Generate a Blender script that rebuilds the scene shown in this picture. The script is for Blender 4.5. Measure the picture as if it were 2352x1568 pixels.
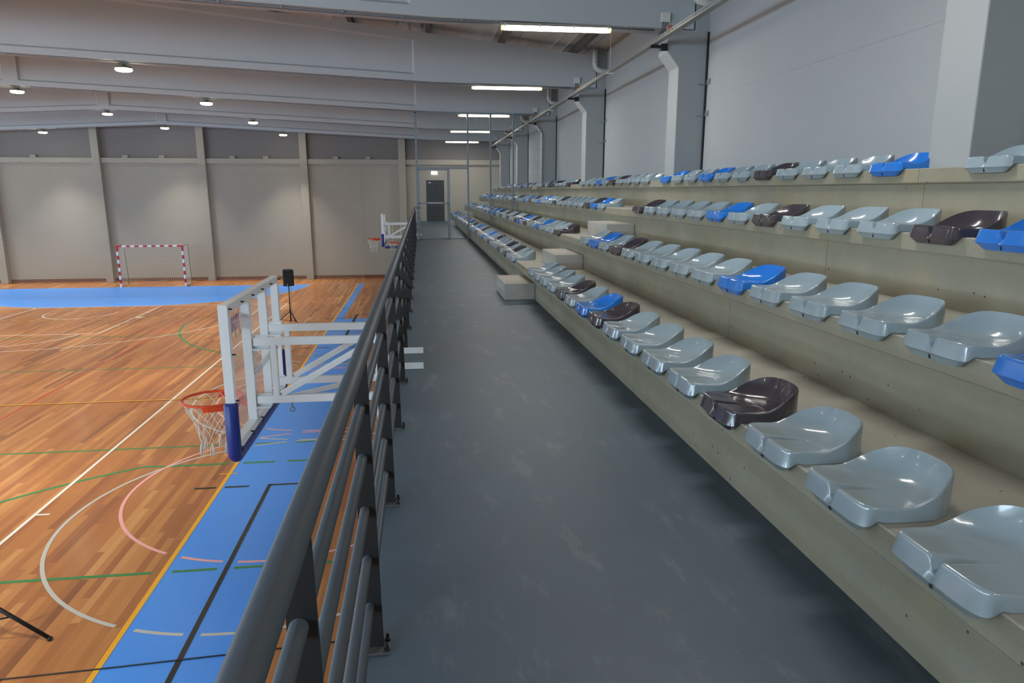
import bpy, bmesh, math, random
from mathutils import Matrix, Vector, Euler

for o in list(bpy.data.objects):
    bpy.data.objects.remove(o, do_unlink=True)
C = bpy.context.scene.collection
R = random.Random(7)
PI = math.pi
ZE = 4.70          # eye height above the court floor; coordinates below are written relative to eye height

# ------------------------------------------------------------------ camera, world, light, exposure
cam = bpy.data.cameras.new('camera')
camo = bpy.data.objects.new('camera', cam); C.objects.link(camo)
cam.sensor_width = 36.0
cam.lens = 1610.0 / 2352.0 * 36.0
cam.clip_start = 0.05; cam.clip_end = 200
r_ = Vector((0.9919944, -0.1262804, 0.0006037))
d_ = Vector((-0.0258215, -0.2075155, -0.9778909))
f_ = Vector((0.1236137, 0.9700467, -0.2091149))
m = Matrix(((r_.x, -d_.x, -f_.x), (r_.y, -d_.y, -f_.y), (r_.z, -d_.z, -f_.z))).to_4x4()
m.translation = Vector((0, 0, ZE))
camo.matrix_world = m
bpy.context.scene.camera = camo

world = bpy.data.worlds.new('world'); bpy.context.scene.world = world
world.use_nodes = True
wb = world.node_tree.nodes['Background']
wb.inputs['Color'].default_value = (0.72, 0.86, 1.0, 1)
wb.inputs['Strength'].default_value = 17.0

vs = bpy.context.scene.view_settings
vs.view_transform = 'Standard'; vs.look = 'None'; vs.gamma = 1.0; vs.use_curve_mapping = False
vs.exposure = 0.38

HIGHBAY_W = 62.0
TUBE_W = 46.0

def area_light(name, parent, loc, sx, sy, power, col, shape='RECTANGLE', rot=(0, 0, 0), portal=False, spread=PI):
    l = bpy.data.lights.new(name, 'AREA'); l.shape = shape; l.size = sx
    if shape in ('RECTANGLE', 'ELLIPSE'): l.size_y = sy
    l.energy = power; l.color = col; l.spread = spread
    if portal: l.cycles.is_portal = True
    o = bpy.data.objects.new(name, l); C.objects.link(o)
    o.location = loc; o.rotation_euler = rot
    if parent: o.parent = parent
    return o
# sky portals for unseen windows added as fill (left long wall, near end wall)
for yy in (2, 12, 22, 32):
    area_light('added_window_portal', None, (-31.15, yy, ZE + 1.0), 1.6, 9.4, 1, (1, 1, 1), rot=(0, -PI/2, 0), portal=True)
area_light('added_window_portal', None, (-16.5, -5.85, ZE + 1.3), 23, 2.0, 1, (1, 1, 1), rot=(PI/2, 0, 0), portal=True)

# ------------------------------------------------------------------ materials
def lin(c):
    c = c / 255.0
    return c / 12.92 if c <= 0.04045 else ((c + 0.055) / 1.055) ** 2.4
def rgb(r, g, b): return (lin(r), lin(g), lin(b), 1)
MATS = {}
def base_mat(name):
    mt = bpy.data.materials.new(name); mt.use_nodes = True
    nt = mt.node_tree; b = nt.nodes['Principled BSDF']
    MATS[name] = mt
    return mt, nt, b
def N(nt, t, **kw):
    n = nt.nodes.new(t)
    for k, v in kw.items(): setattr(n, k, v)
    return n
def simple(name, col, rough=0.5, metal=0.0, coat=0.0, noise=0.0, nscale=8.0, bump=0.0, bscale=60.0, emis=None, estr=0.0, spec=0.5):
    mt, nt, b = base_mat(name)
    b.inputs['Base Color'].default_value = col
    b.inputs['Roughness'].default_value = rough
    b.inputs['Metallic'].default_value = metal
    b.inputs['Coat Weight'].default_value = coat
    b.inputs['Specular IOR Level'].default_value = spec
    tc = N(nt, 'ShaderNodeTexCoord')
    if noise > 0:
        n = N(nt, 'ShaderNodeTexNoise'); n.inputs['Scale'].default_value = nscale; n.inputs['Detail'].default_value = 6
        nt.links.new(tc.outputs['Object'], n.inputs['Vector'])
        mx = N(nt, 'ShaderNodeMix', data_type='RGBA')
        mx.inputs['A'].default_value = tuple(c * (1 - noise) for c in col[:3]) + (1,)
        mx.inputs['B'].default_value = tuple(min(1, c * (1 + noise)) for c in col[:3]) + (1,)
        nt.links.new(n.outputs['Fac'], mx.inputs['Factor']); nt.links.new(mx.outputs['Result'], b.inputs['Base Color'])
    if bump > 0:
        n = N(nt, 'ShaderNodeTexNoise'); n.inputs['Scale'].default_value = bscale; n.inputs['Detail'].default_value = 4
        nt.links.new(tc.outputs['Object'], n.inputs['Vector'])
        bp = N(nt, 'ShaderNodeBump'); bp.inputs['Strength'].default_value = bump; bp.inputs['Distance'].default_value = 0.01
        nt.links.new(n.outputs['Fac'], bp.inputs['Height']); nt.links.new(bp.outputs['Normal'], b.inputs['Normal'])
    if emis:
        b.inputs['Emission Color'].default_value = emis; b.inputs['Emission Strength'].default_value = estr
    return mt

simple('pillar_paint', rgb(154, 157, 157), 0.8, noise=0.04, nscale=1.2, bump=0.1, bscale=40)
simple('plaster', rgb(160, 162, 163), 0.85, noise=0.04, nscale=1.2, bump=0.5, bscale=45)
simple('beam_paint', rgb(174, 179, 182), 0.8, noise=0.04, nscale=0.8, bump=0.08, bscale=30)
simple('upper_wall_grey', rgb(122, 117, 114), 0.7, noise=0.04, nscale=0.8)  # darker grey for the end wall above the ledge
simple('back_wall_paint', rgb(166, 160, 148), 0.85, noise=0.05, nscale=0.6, bump=0.1, bscale=30)
simple('roof_sheet', rgb(196, 194, 188), 0.5, noise=0.03)
simple('purlin_steel', rgb(92, 84, 78), 0.6, noise=0.1)
simple('galvanised', rgb(124, 134, 142), 0.5, metal=0.35, noise=0.18, nscale=40)
simple('tray_steel', rgb(150, 150, 144), 0.4, metal=0.6, noise=0.15, nscale=30)
simple('mesh_wire', rgb(120, 124, 124), 0.5, metal=0.3)
simple('railing_paint', rgb(74, 83, 92), 0.5, noise=0.06, nscale=60, bump=0.06, bscale=300)
simple('railing_plate', rgb(24, 25, 27), 0.6)
simple('steel_base', rgb(92, 94, 94), 0.5, metal=0.4, noise=0.25, nscale=50)
simple('bolt_steel', rgb(60, 60, 60), 0.35, metal=0.8)
simple('white_enamel', rgb(226, 228, 230), 0.28, noise=0.02, nscale=5)
simple('navy_pad', rgb(14, 42, 128), 0.42, bump=0.08, bscale=60)
simple('orange_rim', rgb(222, 72, 28), 0.35)
simple('net_cord', rgb(225, 222, 215), 0.8)
simple('goal_white', rgb(240, 238, 232), 0.35)
simple('goal_red', rgb(200, 30, 28), 0.35)
simple('goal_steel', rgb(110, 112, 108), 0.5)
simple('black_plastic', rgb(16, 16, 17), 0.5)
simple('black_grille', rgb(26, 26, 28), 0.7, bump=0.3, bscale=300)
simple('pvc', rgb(205, 205, 200), 0.5)
simple('door_dark', rgb(34, 35, 38), 0.5)
simple('skirting', rgb(112, 62, 32), 0.5, noise=0.15, nscale=4)
simple('joint_dark', rgb(40, 40, 42), 0.9)
simple('cord_beige', rgb(196, 188, 172), 0.9)
simple('logo_violet', rgb(78, 60, 160), 0.5)
simple('tan_frame', rgb(205, 190, 150), 0.5)
simple('copper_block', rgb(168, 110, 86), 0.7)
simple('lamp_housing', rgb(110, 104, 84), 0.45, metal=0.3)
simple('tube_lens', rgb(250, 246, 230), 0.4, emis=(1.0, 0.93, 0.76, 1), estr=9.0)
simple('tube_cap', rgb(214, 200, 160), 0.4, emis=(1.0, 0.86, 0.55, 1), estr=0.7)
simple('tube_body', rgb(150, 146, 136), 0.5)
simple('highbay_lens', rgb(255, 250, 225), 0.4, emis=(1.0, 0.93, 0.66, 1), estr=30.0)
simple('exit_light', rgb(240, 250, 245), 0.4, emis=(0.92, 1.0, 0.97, 1), estr=3.0)
simple('exit_dark', rgb(20, 120, 60), 0.5, emis=(0.1, 0.6, 0.3, 1), estr=0.6)

for nm, c in (('light', (142, 157, 164)), ('blue', (30, 114, 202)), ('dark', (62, 57, 64))):
    simple('seat_' + nm, rgb(*c), 0.2, coat=0.45, noise=0.02, nscale=6, spec=0.55)
MATS['seat_light'].node_tree.nodes['Principled BSDF'].inputs['Coat Roughness'].default_value = 0.04
for nm in ('light', 'blue', 'dark'):
    MATS['seat_' + nm].node_tree.nodes['Principled BSDF'].inputs['Coat Roughness'].default_value = 0.04

# line paints
for nm, c in (('yellow', (255, 186, 48)), ('white', (244, 238, 226)), ('blue', (84, 160, 255)), ('green', (66, 142, 84)),
              ('pink', (250, 182, 176)), ('grey', (204, 202, 194)), ('black', (48, 46, 44)), ('red', (206, 72, 48)), ('lavender', (176, 176, 214))):
    simple('paint_' + nm, rgb(*c), 0.3, noise=0.025 if nm == 'blue' else 0.0, nscale=1.5, spec=0.45)

def parquet():
    mt, nt, b = base_mat('parquet')
    tc = N(nt, 'ShaderNodeTexCoord'); L = nt.links.new
    sep = N(nt, 'ShaderNodeSeparateXYZ'); L(tc.outputs['Object'], sep.inputs[0])
    def M(op, a, bb=None, c=None):
        n = N(nt, 'ShaderNodeMath', operation=op)
        for i, v in enumerate((a, bb, c)):
            if v is None: continue
            if isinstance(v, (int, float)): n.inputs[i].default_value = v
            else: L(v, n.inputs[i])
        return n.outputs[0]
    xs = M('DIVIDE', sep.outputs['X'], 0.10); row = M('FLOOR', xs)
    w1 = N(nt, 'ShaderNodeTexWhiteNoise', noise_dimensions='1D'); L(row, w1.inputs['W'])
    ys = M('ADD', M('DIVIDE', sep.outputs['Y'], 2.0), M('MULTIPLY', w1.outputs['Value'], 17.0)); colm = M('FLOOR', ys)
    cmb = N(nt, 'ShaderNodeCombineXYZ'); L(row, cmb.inputs[0]); L(colm, cmb.inputs[1])
    w2 = N(nt, 'ShaderNodeTexWhiteNoise', noise_dimensions='3D'); L(cmb.outputs[0], w2.inputs['Vector'])
    ramp = N(nt, 'ShaderNodeValToRGB'); cr = ramp.color_ramp
    cols = [(0.0, (148, 92, 56)), (0.10, (170, 106, 64)), (0.35, (184, 119, 68)), (0.65, (192, 126, 72)), (0.9, (202, 138, 80)), (1.0, (216, 156, 96))]
    cr.elements[0].position = 0; cr.elements[0].color = rgb(*cols[0][1])
    cr.elements[1].position = 1; cr.elements[1].color = rgb(*cols[-1][1])
    for p, c in cols[1:-1]:
        e = cr.elements.new(p); e.color = rgb(*c)
    L(w2.outputs['Value'], ramp.inputs[0])
    mp = N(nt, 'ShaderNodeMapping'); mp.inputs['Scale'].default_value = (60, 2.5, 1); L(tc.outputs['Object'], mp.inputs['Vector'])
    g = N(nt, 'ShaderNodeTexNoise'); g.inputs['Scale'].default_value = 1.0; g.inputs['Detail'].default_value = 5; L(mp.outputs[0], g.inputs['Vector'])
    gr = N(nt, 'ShaderNodeMapRange'); gr.inputs['To Min'].default_value = 0.84; gr.inputs['To Max'].default_value = 1.14; L(g.outputs['Fac'], gr.inputs['Value'])
    mul = N(nt, 'ShaderNodeMix', data_type='RGBA', blend_type='MULTIPLY'); mul.inputs['Factor'].default_value = 1
    L(ramp.outputs['Color'], mul.inputs['A']); L(gr.outputs[0], mul.inputs['B'])
    # fine seams
    fx = M('ABSOLUTE', M('SUBTRACT', M('FRACT', xs), 0.5)); fy = M('ABSOLUTE', M('SUBTRACT', M('FRACT', ys), 0.5))
    seam = M('MAXIMUM', M('GREATER_THAN', fx, 0.488), M('GREATER_THAN', fy, 0.4985))
    mx = N(nt, 'ShaderNodeMix', data_type='RGBA'); L(M('MULTIPLY', seam, 0.35), mx.inputs['Factor']); L(mul.outputs['Result'], mx.inputs['A']); mx.inputs['B'].default_value = rgb(80, 45, 25)
    L(mx.outputs['Result'], b.inputs['Base Color'])
    b.inputs['Roughness'].default_value = 0.34; b.inputs['Coat Weight'].default_value = 0.15; b.inputs['Coat Roughness'].default_value = 0.15
parquet()

def concrete(name, base, dark, light_, stain, pits=True, streak=False):
    mt, nt, b = base_mat(name); L = nt.links.new
    tc = N(nt, 'ShaderNodeTexCoord')
    n1 = N(nt, 'ShaderNodeTexNoise'); n1.inputs['Scale'].default_value = 0.9; n1.inputs['Detail'].default_value = 8; n1.inputs['Roughness'].default_value = 0.62
    L(tc.outputs['Object'], n1.inputs['Vector'])
    rp = N(nt, 'ShaderNodeValToRGB'); rp.color_ramp.elements[0].position = 0.28; rp.color_ramp.elements[0].color = rgb(*dark)
    rp.color_ramp.elements[1].position = 0.72; rp.color_ramp.elements[1].color = rgb(*light_)
    e = rp.color_ramp.elements.new(0.5); e.color = rgb(*base)
    L(n1.outputs['Fac'], rp.inputs[0]); out = rp.outputs['Color']
    # fine speckle
    n2 = N(nt, 'ShaderNodeTexNoise'); n2.inputs['Scale'].default_value = 90; n2.inputs['Detail'].default_value = 3
    L(tc.outputs['Object'], n2.inputs['Vector'])
    mr = N(nt, 'ShaderNodeMapRange'); mr.inputs['To Min'].default_value = 0.88; mr.inputs['To Max'].default_value = 1.1; L(n2.outputs['Fac'], mr.inputs['Value'])
    mu = N(nt, 'ShaderNodeMix', data_type='RGBA', blend_type='MULTIPLY'); mu.inputs['Factor'].default_value = 1; L(out, mu.inputs['A']); L(mr.outputs[0], mu.inputs['B']); out = mu.outputs['Result']
    # warm stains
    n3 = N(nt, 'ShaderNodeTexNoise'); n3.inputs['Scale'].default_value = 2.3; n3.inputs['Detail'].default_value = 5
    L(tc.outputs['Object'], n3.inputs['Vector'])
    r3 = N(nt, 'ShaderNodeMapRange'); r3.inputs['From Min'].default_value = 0.55; r3.inputs['From Max'].default_value = 0.75; r3.inputs['To Max'].default_value = 0.5; L(n3.outputs['Fac'], r3.inputs['Value'])
    m3 = N(nt, 'ShaderNodeMix', data_type='RGBA'); L(r3.outputs[0], m3.inputs['Factor']); L(out, m3.inputs['A']); m3.inputs['B'].default_value = rgb(*stain); out = m3.outputs['Result']
    if pits:
        v = N(nt, 'ShaderNodeTexVoronoi'); v.inputs['Scale'].default_value = 9; L(tc.outputs['Object'], v.inputs['Vector'])
        n4 = N(nt, 'ShaderNodeTexNoise'); n4.inputs['Scale'].default_value = 3; L(tc.outputs['Object'], n4.inputs['Vector'])
        ml = N(nt, 'ShaderNodeMath', operation='MULTIPLY'); L(n4.outputs['Fac'], ml.inputs[0]); ml.inputs[1].default_value = 0.11
        lt = N(nt, 'ShaderNodeMath', operation='LESS_THAN'); L(v.outputs['Distance'], lt.inputs[0]); L(ml.outputs[0], lt.inputs[1])
        m4 = N(nt, 'ShaderNodeMix', data_type='RGBA'); L(lt.outputs[0], m4.inputs['Factor']); L(out, m4.inputs['A']); m4.inputs['B'].default_value = rgb(70, 66, 56); out = m4.outputs['Result']
    L(out, b.inputs['Base Color']); b.inputs['Roughness'].default_value = 0.75
    bp = N(nt, 'ShaderNodeBump'); bp.inputs['Strength'].default_value = 0.18; bp.inputs['Distance'].default_value = 0.006
    L(n2.outputs['Fac'], bp.inputs['Height']); L(bp.outputs['Normal'], b.inputs['Normal'])
    return mt
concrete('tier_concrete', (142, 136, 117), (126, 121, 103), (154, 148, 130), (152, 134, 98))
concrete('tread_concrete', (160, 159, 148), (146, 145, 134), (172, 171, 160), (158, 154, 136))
concrete('block_concrete', (170, 166, 158), (150, 146, 138), (186, 182, 174), (176, 170, 156), pits=True)

def screed():
    mt, nt, b = base_mat('walkway_screed'); L = nt.links.new
    tc = N(nt, 'ShaderNodeTexCoord')
    n1 = N(nt, 'ShaderNodeTexNoise'); n1.inputs['Scale'].default_value = 0.8; n1.inputs['Detail'].default_value = 9; n1.inputs['Roughness'].default_value = 0.65
    L(tc.outputs['Object'], n1.inputs['Vector'])
    rp = N(nt, 'ShaderNodeValToRGB'); rp.color_ramp.elements[0].position = 0.3; rp.color_ramp.elements[0].color = rgb(60, 77, 91)
    rp.color_ramp.elements[1].position = 0.72; rp.color_ramp.elements[1].color = rgb(80, 98, 112)
    L(n1.outputs['Fac'], rp.inputs[0]); out = rp.outputs['Color']
    def streak(scale, rot, lo, hi, amt, colr):
        nonlocal out
        mp = N(nt, 'ShaderNodeMapping'); mp.inputs['Scale'].default_value = scale; mp.inputs['Rotation'].default_value = (0, 0, rot); L(tc.outputs['Object'], mp.inputs['Vector'])
        n = N(nt, 'ShaderNodeTexNoise'); n.inputs['Scale'].default_value = 1; n.inputs['Detail'].default_value = 7; n.inputs['Roughness'].default_value = 0.7; L(mp.outputs[0], n.inputs['Vector'])
        r = N(nt, 'ShaderNodeMapRange'); r.inputs['From Min'].default_value = lo; r.inputs['From Max'].default_value = hi; r.inputs['To Max'].default_value = amt; L(n.outputs['Fac'], r.inputs['Value'])
        mm = N(nt, 'ShaderNodeMix', data_type='RGBA'); L(r.outputs[0], mm.inputs['Factor']); L(out, mm.inputs['A']); mm.inputs['B'].default_value = colr; out = mm.outputs['Result']
    streak((5, 1.6, 1), 0.5, 0.55, 0.75, 0.40, rgb(142, 150, 154))
    streak((9, 22, 1), -0.4, 0.68, 0.78, 0.7, rgb(180, 186, 188))
    streak((1.2, 14, 1), 0.0, 0.55, 0.85, 0.3, rgb(66, 78, 92))
    L(out, b.inputs['Base Color'])
    rr = N(nt, 'ShaderNodeMapRange'); rr.inputs['To Min'].default_value = 0.38; rr.inputs['To Max'].default_value = 0.62; L(n1.outputs['Fac'], rr.inputs['Value']); L(rr.outputs[0], b.inputs['Roughness'])
screed()

def glass_mat():
    mt, nt, b = base_mat('board_glass'); L = nt.links.new
    out = nt.nodes['Material Output']
    b.inputs['Base Color'].default_value = (0.9, 0.93, 0.95, 1); b.inputs['Roughness'].default_value = 0.3
    tr = N(nt, 'ShaderNodeBsdfTransparent'); tr.inputs[0].default_value = (0.95, 0.96, 0.96, 1)
    gl = N(nt, 'ShaderNodeBsdfGlossy'); gl.inputs['Roughness'].default_value = 0.03
    lw = N(nt, 'ShaderNodeLayerWeight'); lw.inputs['Blend'].default_value = 0.5
    pw = N(nt, 'ShaderNodeMath', operation='POWER'); L(lw.outputs['Facing'], pw.inputs[0]); pw.inputs[1].default_value = 4
    fr = N(nt, 'ShaderNodeMath', operation='MULTIPLY'); L(pw.outputs[0], fr.inputs[0]); fr.inputs[1].default_value = 0.28
    m1 = N(nt, 'ShaderNodeMixShader'); L(fr.outputs[0], m1.inputs[0]); L(tr.outputs[0], m1.inputs[1]); L(gl.outputs[0], m1.inputs[2])
    m2 = N(nt, 'ShaderNodeMixShader'); m2.inputs[0].default_value = 0.07; L(m1.outputs[0], m2.inputs[1]); L(b.outputs[0], m2.inputs[2])
    L(m2.outputs[0], out.inputs['Surface'])
    mt2, nt2, b2 = base_mat('added_window_glass')
    tr2 = N(nt2, 'ShaderNodeBsdfTransparent'); tr2.inputs[0].default_value = (0.9, 0.95, 0.97, 1)
    nt2.links.new(tr2.outputs[0], nt2.nodes['Material Output'].inputs['Surface'])
glass_mat()

# ------------------------------------------------------------------ mesh helpers (coordinates relative to eye height)
ORG = {}
class MB:
    def __init__(s): s.v = []; s.f = []; s.sm = []
    def add(s, vs_, fs, smooth=False):
        n = len(s.v); s.v += [tuple(v) for v in vs_]
        for f in fs: s.f.append(tuple(i + n for i in f)); s.sm.append(smooth)
        return s
    def box(s, x0, x1, y0, y1, z0, z1):
        v = [(x, y, z) for x in (x0, x1) for y in (y0, y1) for z in (z0, z1)]
        return s.add(v, [(0, 1, 3, 2), (4, 6, 7, 5), (0, 4, 5, 1), (2, 3, 7, 6), (0, 2, 6, 4), (1, 5, 7, 3)])
    def bar(s, a, b, w, h, up=(0, 0, 1)):
        a = Vector(a); b = Vector(b); d = (b - a).normalized(); u = Vector(up)
        if abs(d.dot(u)) > 0.99: u = Vector((1, 0, 0))
        sx = d.cross(u).normalized(); u = sx.cross(d).normalized()
        v = [p + sx * i * w / 2 + u * j * h / 2 for p in (a, b) for i in (-1, 1) for j in (-1, 1)]
        return s.add(v, [(0, 1, 3, 2), (4, 6, 7, 5), (0, 4, 5, 1), (2, 3, 7, 6), (0, 2, 6, 4), (1, 5, 7, 3)])
    def tube(s, pts, r, n=12, smooth=True, cap=True, closed=False):
        pts = [Vector(p) for p in pts]; k = len(pts)
        rs = r if isinstance(r, (list, tuple)) else [r] * k
        vv = []; prev = None
        for i, p in enumerate(pts):
            if closed: d = (pts[(i + 1) % k] - pts[i - 1]).normalized()
            else: d = (pts[min(i + 1, k - 1)] - pts[max(i - 1, 0)]).normalized()
            if prev is None:
                u = Vector((0, 0, 1)) if abs(d.z) < 0.9 else Vector((1, 0, 0))
            else: u = prev
            sx = d.cross(u)
            if sx.length < 1e-6: sx = d.orthogonal()
            sx.normalize(); u = sx.cross(d).normalized(); prev = u
            for j in range(n):
                a = 2 * PI * j / n
                vv.append(p + (sx * math.cos(a) + u * math.sin(a)) * rs[i])
        ff = []
        for i in range(k if closed else k - 1):
            i2 = (i + 1) % k
            for j in range(n):
                j2 = (j + 1) % n
                ff.append((i * n + j, i * n + j2, i2 * n + j2, i2 * n + j))
        s.add(vv, ff, smooth)
        if cap and not closed:
            n0 = len(s.v) - k * n
            s.f.append(tuple(n0 + j for j in range(n))[::-1]); s.sm.append(False)
            s.f.append(tuple(n0 + (k - 1) * n + j for j in range(n))); s.sm.append(False)
        return s
    def prism(s, prof, a, b, axis='Y'):
        """extrude a 2-D outline; axis Y: outline (x,z); axis X: outline (y,z); axis Z: outline (x,y)"""
        n = len(prof)
        def P(p, t):
            return {'Y': (p[0], t, p[1]), 'X': (t, p[0], p[1]), 'Z': (p[0], p[1], t)}[axis]
        v = [P(p, a) for p in prof] + [P(p, b) for p in prof]
        f = [tuple(range(n))[::-1], tuple(range(n, 2 * n))] + [(i, (i + 1) % n, n + (i + 1) % n, n + i) for i in range(n)]
        return s.add(v, f)
    def lathe(s, prof, c, n=24, smooth=True):
        v = []; k = len(prof)
        for r, z in prof:
            for j in range(n):
                a = 2 * PI * j / n; v.append((c[0] + r * math.cos(a), c[1] + r * math.sin(a), c[2] + z))
        f = [(i * n + j, i * n + (j + 1) % n, (i + 1) * n + (j + 1) % n, (i + 1) * n + j) for i in range(k - 1) for j in range(n)]
        s.add(v, f, smooth)
        n0 = len(s.v) - k * n
        s.f.append(tuple(n0 + j for j in range(n))[::-1]); s.sm.append(False)
        s.f.append(tuple(n0 + (k - 1) * n + j for j in range(n))); s.sm.append(False)
        return s
    def build(s, name, mat, parent=None, o=None, bevel=0.0, seg=2, mats=None, mi=None, recalc=True):
        if o is None: o = ORG.get(parent.name, (0, 0, 0)) if parent else (0, 0, 0)
        me = bpy.data.meshes.new(name)
        me.from_pydata([(v[0] - o[0], v[1] - o[1], v[2] - o[2]) for v in s.v], [], s.f)
        for p, sm in zip(me.polygons, s.sm): p.use_smooth = sm
        for mm in (mats or [mat]): me.materials.append(MATS[mm])
        if mi:
            for p, i in zip(me.polygons, mi): p.material_index = i
        if recalc:
            bm = bmesh.new(); bm.from_mesh(me); bmesh.ops.recalc_face_normals(bm, faces=bm.faces); bm.to_mesh(me); bm.free()
        ob = bpy.data.objects.new(name, me); C.objects.link(ob)
        if parent:
            ob.parent = parent; po = ORG.get(parent.name, (0, 0, 0))
            ob.location = (o[0] - po[0], o[1] - po[1], o[2] - po[2])
        else: ob.location = (o[0], o[1], o[2] + ZE)
        ORG[ob.name] = o
        if bevel > 0:
            bv = ob.modifiers.new('bevel', 'BEVEL'); bv.width = bevel; bv.segments = seg; bv.limit_method = 'ANGLE'
        return ob
def tag(o, label=None, cat=None, group=None, kind=None):
    if label: o['label'] = label
    if cat: o['category'] = cat
    if group: o['group'] = group
    if kind: o['kind'] = kind
    return o
def thing(name, o, label, cat, group=None, kind=None):
    e = bpy.data.objects.new(name, None); C.objects.link(e)
    e.empty_display_size = 0.1
    e.location = (o[0], o[1], o[2] + ZE); ORG[e.name] = o
    return tag(e, label, cat, group, kind)
def copy_tree(o, parent=None):
    c = o.copy(); C.objects.link(c); c.parent = parent
    ORG[c.name] = ORG.get(o.name, (0, 0, 0))
    for ch in list(o.children): copy_tree(ch, c)
    return c
def smooth_auto(o, ang=0.6):
    for p in o.data.polygons: p.use_smooth = True
    o.data.set_sharp_from_angle(angle=ang)

ORD = ['first', 'second', 'third', 'fourth', 'fifth', 'sixth', 'seventh', 'eighth', 'ninth', 'tenth', 'eleventh', 'twelfth', 'thirteenth', 'fourteenth', 'fifteenth', 'sixteenth', 'seventeenth', 'eighteenth', 'nineteenth', 'twentieth']
def ordn(i):
    if i < 20: return ORD[i]
    t = {2: 'twenty', 3: 'thirty', 4: 'forty'}[(i + 1) // 10]
    return (t[:-1] + 'ieth') if (i + 1) % 10 == 0 else t + '-' + ORD[(i + 1) % 10 - 1]

# ------------------------------------------------------------------ dimensions
YB = 39.6; YN = -6.0; XW = 4.66; XL = -31.2; XA = -12.42; ZF = -4.70; ZW = -1.60
PY = [5.06 + 6.48 * i for i in range(-1, 6)]            # near faces of the portal frames
def soffit(x):
    if x < XA: x = 2 * XA - x
    return 2.60 - 0.016 * (x - 0.3) if x > 0.3 else 2.60 + (0.3 - x) * 0.0472
def btop(x):
    if x < XA: x = 2 * XA - x
    return 3.31 + (4.07 - x) * 0.103

# ------------------------------------------------------------------ floor and walls
fl = MB().box(XL, 4.9, YN, YB + .3, ZF - .2, ZF).build('floor', 'parquet', o=(0, 0, ZF)); tag(fl, kind='structure')
MB().box(XL, -0.2, YB - .025, YB - .001, ZF, ZF + .17).build('baseboard_back', 'skirting'); tag(bpy.data.objects['baseboard_back'], kind='structure')

wr = MB().box(XW, XW + .25, YN, YB + .3, ZF, 4.4).build('wall_right', 'plaster'); tag(wr, kind='structure')
jl = MB().box(XW - .004, XW + .001, YN, YB, 1.49, 1.50).build('panel_joint', 'plaster', wr)
wbk = MB()
wbk.box(XL, 0.295, YB, YB + .3, ZF, 5.6).box(1.284, 4.66, YB, YB + .3, ZF, 5.6).box(0.295, 1.284, YB, YB + .3, ZF, ZW).box(0.295, 1.284, YB, YB + .3, .606, 5.6)
wbk = wbk.build('wall_back', 'back_wall_paint'); tag(wbk, kind='structure')
for X in (-26.9 + .0, -21.75, -16.6, -11.45, -6.3, -1.15):
    MB().box(X, X + .37, YB - .30, YB + .01, ZF, 5.0).build('pier', 'back_wall_paint', wbk, bevel=.01)
MB().box(XL, XW, YB - .20, YB + .01, 1.42, 1.68).build('ledge', 'back_wall_paint', wbk, bevel=.008)
MB().box(XL, XW, YB - .03, YB + .005, 1.68, 5.0).build('upper_panel', 'upper_wall_grey', wbk)
for u in (-19.6, -15.2, -13.4, -9.9, -8.2, -4.6, -2.9):
    MB().box(u, u + .28, YB - .14, YB + .0, 1.68, 1.82).build('anchor_block', 'back_wall_paint', wbk, bevel=.02)
wl = MB()
wl.box(XL - .25, XL, YN, YB + .3, ZF, .2).box(XL - .25, XL, YN, YB + .3, 1.8, 5.6)
for yy in (YN + .2, 7, 17, 27, YB - 1.6): wl.box(XL - .25, XL, yy - .4, yy + .4, .2, 1.8)
wl = wl.build('wall_left', 'back_wall_paint'); tag(wl, kind='structure')
wf = MB()
wf.box(XL, 4.9, YN - .25, YN, ZF, .3).box(XL, 4.9, YN - .25, YN, 2.3, 5.6).box(XL, -28, YN - .25, YN, .3, 2.3).box(-5, 4.9, YN - .25, YN, .3, 2.3)
wf = wf.build('wall_front', 'back_wall_paint'); tag(wf, kind='structure')
tag(MB().box(XL - .12, XL - .11, YN, YB, .2, 1.8).build('added_window_1', 'added_window_glass'), kind='structure')  # unseen glazing, added so sky light fills the hall from the left
tag(MB().box(-28, -5, YN - .13, YN - .12, .3, 2.3).build('added_window_2', 'added_window_glass'), kind='structure')  # unseen glazing behind the camera, added to brighten faces turned this way
# door in the back wall at the end of the gallery
dr = MB().box(.295, 1.284, YB + .03, YB + .08, ZW, .606).build('door_1', 'door_dark'); tag(dr, kind='structure')
MB().box(.785, .795, YB + .02, YB + .04, ZW + .01, .60).build('leaf_gap', 'joint_dark', dr)
MB().bar((.40, YB - .03, -.60), (1.18, YB - .03, -.60), .03, .03).box(.40, .44, YB - .03, YB + .03, -.63, -.57).box(1.14, 1.18, YB - .03, YB + .03, -.63, -.57).build('push_bar', 'white_enamel', dr)
MB().box(.42, .56, YB + .015, YB + .03, .45, .50).build('door_closer', 'white_enamel', dr)
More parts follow.
